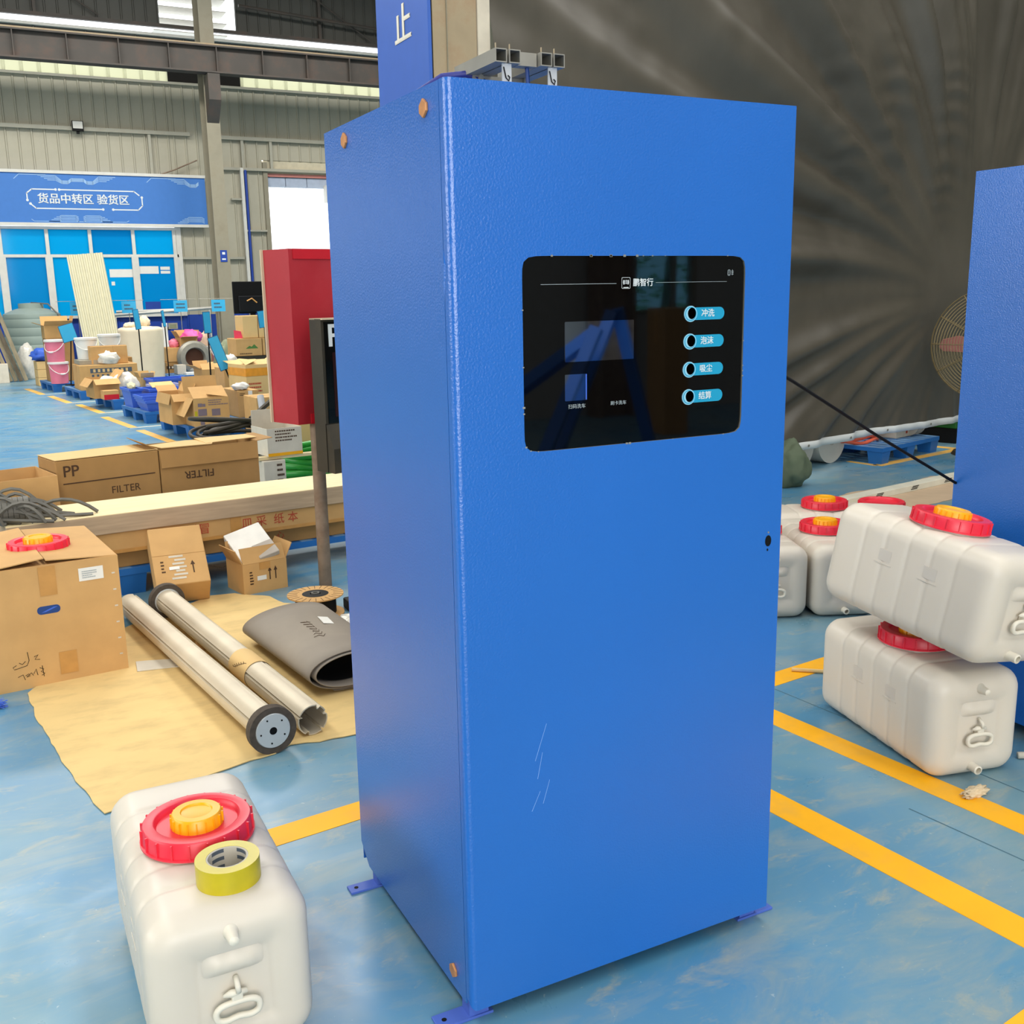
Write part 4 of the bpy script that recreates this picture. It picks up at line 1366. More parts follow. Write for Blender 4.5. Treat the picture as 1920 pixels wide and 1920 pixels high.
# pole with red and black boxes
po = thing('steel_pole', 'rusty steel pole carrying the red box', 'pole', (0.735, 3.36, 0))
MB().lathe([(0.033, 0.0), (0.033, 1.55), (0.029, 1.55), (0.029, 0.0)], 24, close=True).make('pole_tube', mPipe, po, smooth='auto')
rb = thing('red_box', 'red steel box with chamfered side mounted on the pole', 'box', (0.628, 3.302, 0.858), math.radians(12))
MB().prism([(-0.028, 0.21), (0.0, 0.0), (0.23, 0.0), (0.26, 0.21)], 0.0, 0.848).make('shell', mRedBox, rb)
MB().box(-0.04, 0.27, 0.21, 0.222, 0.0, 0.85).make('rear_plate', mBeige, rb)
MB().box(0.022, 0.23, -0.006, 0.0, 0.80, 0.848).make('top_lip', mRedLip, rb)
MB().box(0.07, 0.23, -0.006, 0.0, 0.0, 0.05).make('bottom_lip', mRedLip, rb)
bb = thing('black_box', 'black meter box with white letter, half behind the big cabinet', 'box', (0.712, 3.13, 0.635), math.radians(17))
MB().prism([(0, 0.0), (0.0, 0.74), (0.09, 0.74), (0.09, 0.0)], 0.0, 0.26, Matrix(((0, 0, 1, 0), (1, 0, 0, 0), (0, 1, 0, 0), (0, 0, 0, 1)))).make('shell', mDarkSt, bb)
MB().box(0.02, 0.25, -0.003, 0.0, 0.24, 0.725).make('front_window', mGlass, bb)
MB().box(0.0, 0.012, -0.006, 0.0, 0.24, 0.74).make('front_rim', mDarkSt, bb)
MB().box(0.07, 0.11, 0.09, 0.186, 0.48, 0.54).make('bracket', mDarkSt, bb)
MB().box(0.0, 0.26, -0.02, 0.09, 0.735, 0.742).make('top_cover', mBeige, bb)
MB().add([(0.004, -0.002, 0.235), (0.25, -0.002, 0.235), (0.25, -0.055, 0.12), (0.004, -0.055, 0.12), (0.004, -0.002, 0.0), (0.25, -0.002, 0.0), (0.004, -0.055, 0.0), (0.25, -0.055, 0.0)],
         [(0, 1, 2, 3), (3, 2, 7, 6), (0, 3, 6, 4), (1, 5, 7, 2)]).make('sloped_tray', mDarkSt, bb)
words('P', 0.15, mWhitePr, bb, T(0.034, -0.004, 0.655), bold=0.02, depth=0.001)
MB().box(0.06, 0.25, -0.0045, -0.003, 0.27, 0.58).make('red_strip', M('dark_red_glass', '#2A0D0C', 0.2), bb)

# ---- the long crate on its blue pallet
cr = math.radians(5.77)


def pallet(label, x, y, rot, w=1.1, d=1.1, group='blue plastic pallets', h=0.14, top=None):
    t = thing('plastic_pallet', label, 'pallet', (x, y, 0), math.radians(rot), group)
    mb = MB()
    n = 9
    for i in range(n):
        mb.box(i * (w - 0.07) / (n - 1), i * (w - 0.07) / (n - 1) + 0.07, 0, d, h - 0.03, h)
    o = mb.make('deck', top or mPalT, t)
    mb = MB()
    m = 7
    for i in range(m):
        mb.box(0.001, w - 0.001, i * (d - 0.08) / (m - 1) + 0.001, i * (d - 0.08) / (m - 1) + 0.079, h - 0.032, h - 0.002)
    mb.make('deck_ribs', mPalB, t)
    MB().box(-0.003, w + 0.003, -0.004, 0.0, h - 0.034, h).box(-0.003, w + 0.003, d, d + 0.004, h - 0.034, h).box(-0.004, 0, 0, d, h - 0.034, h).box(w, w + 0.004, 0, d, h - 0.034, h).make(
        'deck_rim', mPalB, t)
    for lx in (0.0, w / 2 - 0.07, w - 0.14):
        for ly in (0.0, d / 2 - 0.07, d - 0.14):
            e = 0.012
            vs = [(lx + e, ly + e, 0), (lx + 0.14 - e, ly + e, 0), (lx + 0.14 - e, ly + 0.14 - e, 0), (lx + e, ly + 0.14 - e, 0),
                  (lx, ly, h - 0.03), (lx + 0.14, ly, h - 0.03), (lx + 0.14, ly + 0.14, h - 0.03), (lx, ly + 0.14, h - 0.03)]
            MB().add(vs, [(0, 3, 2, 1), (4, 5, 6, 7), (0, 1, 5, 4), (1, 2, 6, 5), (2, 3, 7, 6), (3, 0, 4, 7)]).make('leg', mPalB, t)
    return t


pallet('long blue pallet under the wooden planks and long cartons', -0.235, 3.715, 5.77, 1.65, 0.42)
lc1 = thing('long_carton', 'long dark carton lying directly on the long pallet', 'box', (-0.70, 3.68, 0.14), cr, 'long cartons under the planks')
MB().box(0.12, 2.3, 0.03, 0.36, 0, 0.085).make('body', mCardD, lc1, bevel=0.004)
for k, c in enumerate('米采心轻'):
    words(c, 0.05, mInkR, lc1, T(0.78 + 0.27 * k, 0.0288, 0.043))
lc2 = thing('long_carton', 'long carton with red characters just below the planks', 'box', (-0.70, 3.67, 0.225), cr, 'long cartons under the planks')
MB().box(0, 2.3, 0.0, 0.38, 0, 0.108).make('body', mCard, lc2, bevel=0.004)
patch(lc2, 'packing_tape', 1.06, 1.12, 0.0, 0.107, mTapeBr)
MB().box(0, 2.3, -0.0022, -0.0012, 0.0, 0.018).make('edge_tape', mTapeBr, lc2)
for x, c in ((0.78, '利'), (0.845, '米'), (0.89, '冒'), (1.12, '皿'), (1.20, '采'), (1.30, '纸'), (1.38, '本')):
    words(c, 0.062, mInkR, lc2, T(x, -0.0016, 0.062), depth=0.0004)
pk = thing('wooden_plank', 'pair of long pale planks lying on top of the long cartons', 'planks', (-0.72, 3.655, 0.333), cr)
MB().box(0, 2.35, 0.0, 0.21, 0, 0.095).make('plank', mPineS, pk, bevel=0.003)
MB().box(0, 2.35, 0.212, 0.42, 0, 0.094).make('plank', mPineS, pk, bevel=0.003)
MB().box(0.001, 2.349, 0.001, 0.418, 0.0945, 0.098).make('pale_top_sheet', mPine, pk)

# rubber strips on the planks
rs = thing('rubber_strips', 'bundle of curly grey rubber strips on the planks at left', 'rubber strips', (-0.66, 3.82, 0.431))
rnd = random.Random(11)
for k in range(26):
    x0 = rnd.uniform(-0.25, 0.06)
    y0 = rnd.uniform(-0.12, 0.12)
    zt = rnd.uniform(0.05, 0.13)
    x1 = x0 + rnd.uniform(0.12, 0.34)
    y1 = y0 + rnd.uniform(-0.15, 0.05)
    e = Vector((x1, max(y1, -0.16), 0.006))
    pts = []
    for j in range(9):
        f = j / 8
        z = 0.006 + (zt * 4 * f * (1 - f) if k < 17 else zt * (1 - f) * 0.3)
        pts.append((x0 + (e.x - x0) * f, y0 + (e.y - y0) * f + 0.02 * math.sin(f * 3 + k), z))
    MB().tube(pts, 0.008, 4, rad=[0.009] * 9).make('strip', mStrip, rs)
for k in range(9):
    MB().lathe([(0.048, 0), (0.062, 0), (0.062, 0.022), (0.048, 0.022)], 24, T(-0.16 + 0.024 * k, -0.06, 0.062, ry=PI / 2), close=True).make('coiled_strip', mStrip, rs)

# the three cartons behind the planks
oc = carton((-0.948,4.2,0,0.524,0.559,12), 0.42, 'open empty carton at the left behind the planks', 'open', mCard, flaps=(0, 0, 0, 0), missing=(0, 1, 2, 3))
pb = (-0.435,4.42,0,0.583,0.617,14)
pp = carton(pb, 0.30, 'long carton printed PP behind the planks', 'closed', mCardD, tape=False)  # dark board colour paints the shade on the front
w_, h_ = pb[3], pb[4]
words('PP', 0.088, mInk, pp, T(w_ * 0.06, -0.0015, h_ - 0.065), depth=0.0004, bold=0.012)
patch(pp, 'ink_line', w_ * 0.055, w_ * 0.95, h_ - 0.134, h_ - 0.128, mInk)
words('FILTER', 0.058, mInk, pp, T(w_ * 0.5, -0.0015, h_ - 0.20), depth=0.0004)
MB().box(0, w_, 0, 0.3, h_ + 0.003, h_ + 0.006).make('lit_lid', mCard2, pp)  # paler sheet paints the light on the top of the carton
fb = (0.135,4.56,0,0.608,0.612,9)
ft = carton(fb, 0.32, 'long open carton with FILTER printed upside down behind the planks', 'open', mCardD, flaps=(172, 110, 60, 85), fl=0.33)
w_, h_ = fb[3], fb[4]
wt = words('FILTER', 0.062, mInk, ft, T(w_ * 0.38, -0.0015, h_ - 0.160, ry=PI), depth=0.0004, align='CENTER', bold=0.012)
MB().prism([(0, 0), (0.30, -0.02), (0.36, 0.10), (0.20, 0.16), (-0.04, 0.12)], 0, 0.004, T(w_ * 0.05, 0.05, h_ + 0.004, rx=0.06)).make('loose_flap', mCard2, ft)
MB().prism([(0, 0), (0.34, 0.03), (0.30, 0.13), (-0.02, 0.15)], 0, 0.004, T(w_ * 0.5, 0.06, h_ + 0.006, rx=0.1)).make('loose_flap', mCard2, ft)

# two small cartons in front of the planks
sb = carton((0.322, 3.400, 0, 0.241, 0.157, 10.9), 0.205, 'small open carton holding white foam on the blue floor', 'open', mCard, flaps=(-28, 10, 25, 28), fl=0.42)
lines_print(sb, 0.035, 0.055, 0.045, 0.12, 5, mInk, seed=3)
patch(sb, 'label_sticker', 0.075, 0.125, 0.065, 0.088, mPaper)
for k in range(2):
    x = 0.145 + 0.032 * k
    plate_xz('arrow_print', [(x - 0.003, 0.06), (x + 0.003, 0.06), (x + 0.003, 0.105), (x + 0.010, 0.105), (x, 0.128), (x - 0.010, 0.105), (x - 0.003, 0.105)], -0.0016, -0.0008, mInk, sb)
patch(sb, 'packing_tape', 0.09, 0.15, 0.12, 0.157, mTapeBr)
fm = thing('foam_slab', 'white foam slab sticking out of the small open carton', 'foam', (0.345, 3.475, 0.115), rot=(math.radians(30), math.radians(-14), math.radians(6)))
MB().box(-0.0, 0.20, -0.02, 0.24, 0.0, 0.04).make('slab', M('white_foam', '#F0ECE2', 0.8), fm, bevel=0.005)
MB().box(0.08, 0.19, -0.03, 0.07, 0.041, 0.07).make('foam_piece', M('grey_foam', '#B4AA9E', 0.8), fm, bevel=0.004)
kc = thing('tilted_carton', 'brown carton leaning back against the long cartons', 'box', (-0.10, 3.44, 0.003), rot=(math.radians(-50), 0, math.radians(-3)))
MB().box(0, 0.255, -0.16, 0, 0, 0.355).make('body', mCard, kc, bevel=0.005)
MB().box(0, 0.255, -0.161, -0.16, 0.18, 0.182).make('crease', mCardD, kc)
for k in range(7):
    MB().box(0.078 + 0.012 * (k % 3), 0.145 + 0.01 * (k % 2), -0.1616, -0.1606, 0.03 + 0.022 * k, 0.042 + 0.022 * k).make('torn_label', mCardW, kc)
patch(kc, 'label_sticker', 0.072, 0.12, 0.088, 0.106, mPaper, y=-0.1618)
plate_xz('arrow_print', [(0.182, 0.06), (0.188, 0.06), (0.188, 0.11), (0.196, 0.11), (0.185, 0.135), (0.174, 0.11), (0.182, 0.11)], -0.1616, -0.1606, mInk, kc)
lines_print(kc, 0.035, 0.055, 0.07, 0.15, 4, mInk, seed=8, y=-0.1612)

# ================================================================ GOODS BEHIND THE PLANKS
gb = (1.306,6.897,0,0.212,0.133,8)
wl = carton((0.99,5.6,0,0.169,0.326,8), 0.30, 'white carton standing low beside the green hose coil', 'closed', mCardW, tape=False)
wb_ = (0.99,5.6,0,0.169,0.326,8)
hb = wb_[4]
lines_print(wl, 0.10, wb_[3] - 0.01, hb * 0.5, hb * 0.95, 4, mInk, seed=4)
tb = (1.034,5.62,0.46,0.266,0.048,8)
wp = carton((tb[0], tb[1], hb + 0.028, tb[3], max(0.2, tb[4] + 0.46 - hb), 8), 0.30, 'white carton with raised grey lid on top of another white carton', 'open', mCardW, flaps=(0, -3, 20, 20), fl=0.42, missing=(0, 2, 3))
lines_print(wp, 0.06, tb[3] - 0.03, 0.10, 0.19, 4, mInk, seed=5)
patch(wp, 'yellow_band', 0, tb[3], 0.0, 0.022, mYel)
gh = thing('hose_coil', 'coil of bright green hose behind the planks', 'hose', (1.62, 6.25, 0))
for k in range(6):
    pts = [((0.36 + 0.012 * (k % 2)) * math.cos(2 * PI * i / 48) , (0.30 + 0.01 * (k % 3)) * math.sin(2 * PI * i / 48), 0.03 + 0.052 * k + 0.012 * math.sin(6 * PI * i / 48 + k)) for i in range(48)]
    MB().tube(pts, 0.027, 8, closed=True).make('coil', mGreenH, gh, smooth=True)
tag(MB().box(0, 0.72, 0, 0.05, 0, 0.022, T((0.918,5.62,0.36)[0], 5.63, hb + 0.004, rz=0.10)).make('white_batten', mPine), 'thin pale batten resting between the white cartons and the pole', 'batten')
carton((1.625,6.9,0,0.38,0.439,6), 0.3, 'tall brown carton behind the green hose coil', 'closed', mCard2, tape=False)

# coil of dark hoses
hc = thing('hose_coil', 'tangled coil of dark brown hoses behind the FILTER carton', 'hose', (1.17, 7.35, 0))
rnd = random.Random(9)
for k in range(18):
    r = rnd.uniform(0.2, 0.42)
    ox, oy = rnd.uniform(-.05, .05), rnd.uniform(-.05, .05)
    tl = rnd.uniform(-0.25, 0.25)
    pts = [(ox + r * math.cos(2 * PI * i / 40), oy + 0.75 * r * math.sin(2 * PI * i / 40), 0.03 + 0.024 * k + 0.6 * tl * (1 + math.cos(2 * PI * i / 40 + k)) * 0.35) for i in range(40)]
    pts = [(x, y, max(0.02, z)) for x, y, z in pts]
    MB().tube(pts, 0.017, 7, closed=True).make('coil', mHose, hc, smooth=True)
tag(MB().tube([(1.358,7.5,0.422), (1.483,7.6,0.49), (1.657,7.7,0.592)], 0.022, 8).make('brown_bar', mHose), 'dark round bar leaning up over the hose coil', 'bar')
tag(MB().tube([((1.729,8.55,0.264)[0] + 0.02, 8.5, 0.0), (1.758,8.75,0.502)], 0.035, 12, rad=[0.042, 0.034]).make('grey_pipe', M('grey_pvc', '#B9B9BC', 0.4)), 'short grey pipe standing beside the orange taped cartons', 'pipe')

# ---- five pallets in a row towards the back
RW = 7.0
PAL = [(0.315, 16.86), (0.576, 15.085), (0.842, 13.32), (0.985, 11.38), (1.19, 9.66)]
nm = ['farthest pallet of the left row, under the pink buckets', 'second farthest pallet of the left row, under the wide printed carton', 'middle pallet of the left row with a red box near its edge',
      'pallet of the left row carrying stacked blue bins', 'nearest pallet of the left row carrying battered printed cartons']
ml = ['floor marking round the pallet of the pink buckets', 'floor marking round the pallet of the wide printed carton', 'floor marking round the pallet with the red box',
      'floor marking round the pallet of blue bins', 'floor marking round the nearest pallet of the row']
for (x, y), n_, m_ in zip(PAL, nm, ml):
    pallet(n_, x, y, RW)
    t = math.radians(RW)

    def L(u, v, x=x, y=y, t=t):
        return (x + u * math.cos(t) - v * math.sin(t), y + u * math.sin(t) + v * math.cos(t))
    paint([strip(L(-0.22, -0.27), L(-0.22, 1.15), 0.10)], m_ + ', yellow side', mTapeOld)
    paint([strip(L(-0.27, -0.29), L(1.4, -0.29), 0.07)], m_ + ', front paled by painted glare', mTapeGlare)


def bucket(label, loc, r, h, mat, group, rot=0.0, sticker=False):
    t = thing('plastic_bucket', label, 'bucket', loc, rot, group)
    MB().lathe([(0.0001, 0), (r * 0.86, 0), (r * 0.97, h * 0.9), (r * 0.97, h * 0.92), (0.0001, h * 0.92)], 28).make('bucket_body', mat, t, smooth='auto')
    MB().lathe([(0.0001, h * 0.9), (r * 1.06, h * 0.9), (r * 1.06, h * 0.985), (r * 0.98, h), (r * 0.9, h * 0.99), (0.0001, h * 0.985)], 28).make('lid', mWhiteP, t, smooth='auto')
    pts = [(r * 1.0 * math.cos(a), -r * 1.05 * math.sin(a) * 0.98 - 0.004, h * 0.86 - h * 0.42 * math.sin(a)) for a in [PI * i / 14 for i in range(15)]]
    hd = MB().tube(pts, 0.006, 6).make('handle', mWhiteP, t)
    MB().tube(pts[6:9], 0.014, 8).make('grip', mWhiteP, hd)
    return t


b0 = (0.382,16.812,0.14)
bucket('lower pink bucket of two stacked on the farthest pallet', (b0[0] + 0.05, b0[1] + 0.15, 0.14), 0.155, 0.355, mPink, 'pink buckets', 0.3)
bucket('upper pink bucket of two stacked on the farthest pallet', (b0[0] + 0.03, b0[1] + 0.15, 0.497), 0.155, 0.36, mPink, 'pink buckets', -0.5)

# wide printed carton and things on it
wq = (0.601,15.126,0.14,0.84,0.376,4)
wc = carton(wq, 0.62, 'wide printed carton with blue band below the white buckets', 'closed', mCard)
w_, h_ = wq[3], wq[4]
patch(wc, 'blue_band', w_ * 0.18, w_ * 0.90, h_ * 0.68, h_ * 0.86, mInkB)
for k in range(8):
    patch(wc, 'character_block', w_ * (0.23 + 0.08 * k), w_ * (0.27 + 0.08 * k), h_ * 0.71, h_ * 0.83, mCard2, y=-0.0024)
    patch(wc, 'character_block', w_ * (0.20 + 0.085 * k), w_ * (0.24 + 0.085 * k), h_ * 0.52, h_ * 0.62, mInkB)
for k in range(4):
    patch(wc, 'character_block', w_ * (0.22 + 0.06 * (k % 2)), w_ * (0.255 + 0.06 * (k % 2)), h_ * (0.12 + 0.13 * (k // 2)), h_ * (0.20 + 0.13 * (k // 2)), mInkB)
wx, wy = wq[0], wq[1]
zt = 0.14 + h_ + 0.004
bd = thing('grey_board', 'small stack of grey boards under the middle white bucket', 'boards', (wx - 0.11, wy + 0.10, zt), 0.07)
for k in range(3):
    MB().box(0.13, 0.66, 0, 0.5, 0.022 * k, 0.022 * k + 0.02).make('board', M('grey_board', '#9A9484', 0.8), bd)
bucket('middle white bucket standing on grey boards', (wx + 0.17, wy + 0.47, zt + 0.068), 0.16, 0.33, mWhiteP, 'white buckets')
bx2 = (0.791,15.32,0.6,0.541,0.13,6)
c3 = carton((bx2[0], wy + 0.12, zt, bx2[3], 0.27, 6), 0.18, 'plain brown carton on top of the wide printed carton', 'closed', mCard)
MB().box(0.33, 0.334, -0.002, 0.0, 0.0, 0.27).make('side_seam', mCardD, c3)
bucket('right white bucket beside the leaning cream sheet', (wx + 0.56, wy + 0.92, 0.585), 0.165, 0.36, mWhiteP, 'white buckets')
carton((wx + 0.26, wy + 0.68, 0.14, 0.60, 0.44, 4), 0.45, 'carton hidden behind the wide printed one, carrying a white bucket', 'closed', mCardD, tape=False)
lump('plastic_bag', 'small white plastic bag on the wide printed carton', 'bag', mBag, (bx2[0] + 0.25, wy + 0.075, zt), 0.15, 0.05, 0.11, 6, 0.4)
# cartons behind the pink buckets
bq = (0.257,18,0.14,0.382,0.658,5)
for k in range(3):
    carton(((0.18,18.4,0.323)[0], 18.4, 0.0 + 0.145 * k, 0.36, 0.142, 5), 0.4, ['bottom', 'middle', 'top'][k] + ' yellowish carton of three stacked behind the pink buckets', 'closed', mCard2, tape=False,
           group='yellowish stacked cartons')
cx_ = (0.281,17.3,0.908)[0]
carton((cx_ + 0.03, 17.36, 0.142, 0.42, 0.718, 5), 0.36, 'tall plain carton right behind the pink buckets', 'closed', mCardD, tape=False)
c4 = carton((cx_ + 0.02, 17.38, 0.862, 0.44, 0.21, 5), 0.32, 'open carton with papers above the pink buckets', 'open', mCard, flaps=(60, 20, 70, 15), fl=0.5)
patch(c4, 'label_sticker', 0.25, 0.36, 0.12, 0.2, mPaper)
lump('folded_film', 'clear plastic film draped beside the planks at far left', 'film', mBag, (0.119,20.389,0), 0.17, 0.16, 0.40, 9, 0.16, 1.4, 4)
bj = lump('blue_jacket', 'blue work jacket stuffed above the yellowish cartons', 'jacket', mBin, ((0.214,18.3,0.531)[0] + 0.12, 18.55, 0.437), 0.24, 0.17, 0.13, 12, 0.35, 2.2)
# sky-blue markers


def flag(label, base, top, w, h, tilt=0.0, yaw_=0.0, lean=0.0, group='sky blue row markers'):
    t = thing('row_marker', label, 'sign', base, yaw_, group)
    b, tp_ = Vector(base), Vector(top)
    d = tp_ - b
    MB().lathe([(0.0001, 0), (0.09, 0), (0.09, 0.012), (0.0001, 0.012)], 16).make('foot', mBlack, t)
    Ri = Matrix.Rotation(-yaw_, 4, 'Z')
    e = Ri @ d
    MB().tube([(0, 0, 0.005), tuple(e)], 0.010, 6).make('stick', mBlack, t)
    q = e.to_track_quat('Z', 'X').to_matrix().to_4x4() if tilt else Matrix.Identity(4)
    mb = MB().box(-w / 2, w / 2, -0.006, 0.006, 0, h)
    bo = mb.make('board', mSkyBl, t)
    bo.matrix_local = Matrix.Translation(e) @ q @ Matrix.Rotation(lean, 4, 'Y')
    MB().box(-w / 2 - 0.008, w / 2 + 0.008, -0.003, 0.003, -0.008, h + 0.008).make('border', M('marker_border', '#2C5E86', 0.5), bo)
    return t


fb_ = (1.565,15.6,0.301)
flag('sky blue marker standing edge-on before the wrapped white tank', (fb_[0], 15.6, 0.0), (1.565,15.6,1.02), 0.09, 0.30, 0, 0.5, -0.12)
fb_ = (2.124,16.6,0.238)
flag('sky blue edge-on marker right of the wrapped white tank', (fb_[0], 16.6, 0.0), (2.121,16.6,1.024), 0.06, 0.26, 0, 0.8, -0.16)
fb_ = (2.028,12.6,0.397)
flag('tall sky blue marker standing over the flange ring', (fb_[0], 12.6, 0.0), (2.042,12.6,1.023), 0.10, 0.27, 0, 0.4, -0.03)
fb_ = (2.206,11.5,0.392)
flag('fallen tilted sky blue marker in front of the flange ring', (fb_[0], 11.5, 0.0), (2.008,11.5,0.603), 0.12, 0.42, 1, 0.0, 0.0)
fb_ = (2.888,12.9,0.72)
flag('sky blue marker in front of the upright cartons by the red box', (fb_[0], 12.9, 0.0), (2.882,12.9,1.068), 0.15, 0.22, 0, 0.3, -0.10)
flag('sky blue marker leaning beside the upper pink bucket', ((0.556,16.4,0.33)[0], 16.4, 0.14), (0.623,16.4,0.846), 0.22, 0.26, 0, 0.2, -0.25)
for k, (px, py, nm_) in enumerate((((1.186,21.3,1.374)[0], 21.3, 'hanging sky blue sign left of the leaning cream sheet'), ((2.175,21.3,1.385)[0], 21.3, 'hanging sky blue sign above the wrapped white tank'),
                                   ((3.215,21.3,1.374)[0], 21.3, 'hanging sky blue sign right of the blue window'), ((3.841,20.5,1.373)[0], 20.5, 'hanging sky blue sign in front of the steel column'))):
    t = thing('row_sign', nm_, 'sign', (px, py, 0), 0.0, 'sky blue hanging row signs')
    MB().lathe([(0.0001, 0), (0.12, 0), (0.12, 0.012), (0.0001, 0.012)], 16).make('foot', mGreyMet, t)
    MB().tube([(0, 0.02, 0.01), (0, 0.02, 1.46)], 0.008, 6).make('stick', mGreyMet, t)
    MB().tube([(-0.4, 0.02, 1.46), (0.3, 0.02, 1.46)], 0.006, 6).make('cross_wire', mGreyMet, t)
    bo = MB().box(-0.14, 0.14, -0.004, 0.006, 1.2, 1.44).make('board', mSkyBl, t)
    lines_print(bo, -0.09, 0.09, 1.25, 1.40, 2, mInkB, y=-0.005, seed=k)

# pallet with the red box
p3 = PAL[2]
q3 = (0.64,13.624,0.14,0.341,0.265,7)
c5 = carton(q3, 0.5, 'open carton spilling white sheets on the middle pallet', 'open', mCard, flaps=(120, 165, 140, 40), fl=0.4)
lump('white_sheets', 'white crumpled sheets inside the open carton of the middle pallet', 'sheets', M('white_cloth', '#E6DFCC', 0.8, bump=0.4, bscale=20), (q3[0] + 0.20, q3[1] + 0.24, 0.17), 0.14, 0.15, 0.15, 5, 0.2)
q4 = (0.738,13.372,0.14,0.196,0.124,7)
rbx = carton(q4, 0.2, 'small red and brown box at the front of the middle pallet', 'closed', mCard, tape=False, name='small_box')
patch(rbx, 'red_band', 0, q4[3], 0, q4[4] * 0.55, mRedLip)
lump('plastic_bag', 'knotted clear plastic bag standing on the middle pallet', 'bag', mBag, ((1.063,13.75,0.314)[0], 13.8, 0.14), 0.19, 0.12, 0.19, 8, 0.22, 1.7, 4)
tag(MB().tube([(1.033,14.299,0.2), (1.422,14.643,0.2)], 0.058, 12).make('paper_tube', mPine), 'cream paper tube lying on the middle pallet', 'tube')

# pallet with blue bins


def bin_(label, loc, rot, w, d, h, mat, group='blue parts bins'):
    t = thing('parts_bin', label, 'bin', loc, rot, group)
    e = 0.03
    k = 0.008
    vs = []
    for (o, z) in ((e, 0), (0, h)):
        vs += [(o, o, z), (w - o, o, z), (w - o, d - o, z), (o, d - o, z)]
    for (o, z) in ((k, h), (e + k, k)):
        vs += [(o, o, z), (w - o, o, z), (w - o, d - o, z), (o, d - o, z)]
    fs = [(0, 3, 2, 1), (12, 13, 14, 15)]
    for a_, b_ in ((0, 4), (4, 8), (8, 12)):
        for i in range(4):
            j = (i + 1) % 4
            fs.append((a_ + i, a_ + j, b_ + j, b_ + i))
    MB().add(vs, fs).make('bin_body', mat, t)
    MB().box(-0.012, w + 0.012, -0.012, 0.0, h - 0.03, h).box(-0.012, w + 0.012, d, d + 0.012, h - 0.03, h).box(-0.012, 0, 0, d, h - 0.03, h).box(w, w + 0.012, 0, d, h - 0.03, h).make('rim', mat, t)
    return t


p4 = PAL[3]
t7 = math.radians(7)


def on(p, u, v, z):
    return (p[0] + u * math.cos(t7) - v * math.sin(t7), p[1] + u * math.sin(t7) + v * math.cos(t7), z)


bin_('blue bin at the front corner of its pallet, lowest of three nested', on(p4, 0.03, 0.03, 0.14), t7, 0.42, 0.42, 0.13, mBin)
bin_('blue bin nested second from the bottom', on(p4, 0.025, 0.07, 0.165), t7, 0.42, 0.42, 0.13, mBin)
bin_('blue bin nested on top of two others', on(p4, 0.02, 0.11, 0.19), t7, 0.42, 0.42, 0.13, mBin)
bin_('tall narrow blue bin at the left rim of the pallet', on(p4, 0.0, 0.62, 0.14), t7, 0.15, 0.44, 0.24, mBin)
bin_('blue bin behind the nested ones with cardboard in it', on(p4, 0.24, 0.60, 0.14), t7, 0.42, 0.46, 0.22, mBin)
tag(MB().box(0, 0.3, 0, 0.12, 0, 0.006, T(*on(p4, 0.30, 0.70, 0.37), rx=0.5, rz=0.25)).make('cardboard_piece', mCard2), 'loose cardboard piece sticking out of the blue bin', 'cardboard')
lump('paper_scraps', 'pale paper scraps heaped in the tall narrow blue bin', 'paper', M('pale_scraps', '#D8CFA8', 0.8, var=0.3, scale=30), on(p4, 0.075, 0.84, 0.36), 0.05, 0.15, 0.05, 14, 0.4)
bin_('clear violet bin behind the blue bins', on(p4, 0.45, 1.22, 0.0), t7, 0.36, 0.3, 0.36, mBinL, 'clear violet bins')
bb4 = (1.405,13.3,0.14,0.343,0.237,6)
bin_('large deep blue bin farther back between two pallets', (bb4[0], 13.42, 0.142), t7, 0.50, 0.45, bb4[4], mBin)
carton((1.297,13.9,0.14,0.192,0.234,6), 0.25, 'little open carton between the wrapped tank and the deep blue bin', 'open', mCard2, flaps=(30, 10, 20, 20))

# nearest pallet: battered cartons
n1 = (1.046,9.699,0.14,0.143,0.297,7)
carton((n1[0] + 0.01, n1[1] + 0.14, 0.14, 0.23, 0.33, 7), 0.5, 'open carton with white sticker at the left of the nearest pallet', 'open', mCard, flaps=(130, 60, 165, 30), fl=0.5)
n2 = (1.229,9.516,0.14,0.378,0.3,5)
cc = carton(n2, 0.36, 'battered carton with violet print on the nearest pallet', 'open', mCard, flaps=(-60, 15, 150, -80), fl=0.6)
w_, h_ = n2[3], n2[4]
lines_print(cc, w_ * 0.42, w_ * 0.98, h_ * 0.72, h_ * 0.95, 3, mInkP, seed=21)
for (u, v, a_, b_) in ((0.12, 0.70, 0.12, 0.12), (0.12, 0.38, 0.24, 0.24), (0.5, 0.36, 0.24, 0.24), (0.16, 0.06, 0.12, 0.12), (0.78, 0.06, 0.16, 0.12), (0.25, 0.70, 0.08, 0.1)):
    patch(cc, 'printed_symbol', w_ * u, w_ * (u + a_), h_ * v, h_ * (v + b_), mInkP)
patch(cc, 'yellow_sticker', w_ * 0.02, w_ * 0.09, h_ * 0.3, h_ * 0.55, mTapeRoll)
n3 = (1.828,10.1,0.14,0.244,0.305,6)
c3b = carton((n3[0], n3[1], 0.14, n3[3], n3[4], 6), 0.55, 'tall closed carton behind the battered printed one', 'closed', mCard, tape=False)
w_, h_ = n3[3], n3[4]
patch(c3b, 'label_sticker', w_ * 0.5, w_ * 0.7, h_ * 0.78, h_ * 0.98, mPaper)
plate_xz('round_mark', [(w_ * 0.5 + 0.028 * math.cos(k * PI / 8), h_ * 0.68 + 0.028 * math.sin(k * PI / 8)) for k in range(16)], -0.0022, -0.0012, mInk, c3b)
lines_print(c3b, w_ * 0.1, w_ * 0.4, h_ * 0.80, h_ * 0.92, 2, mInk, seed=30)
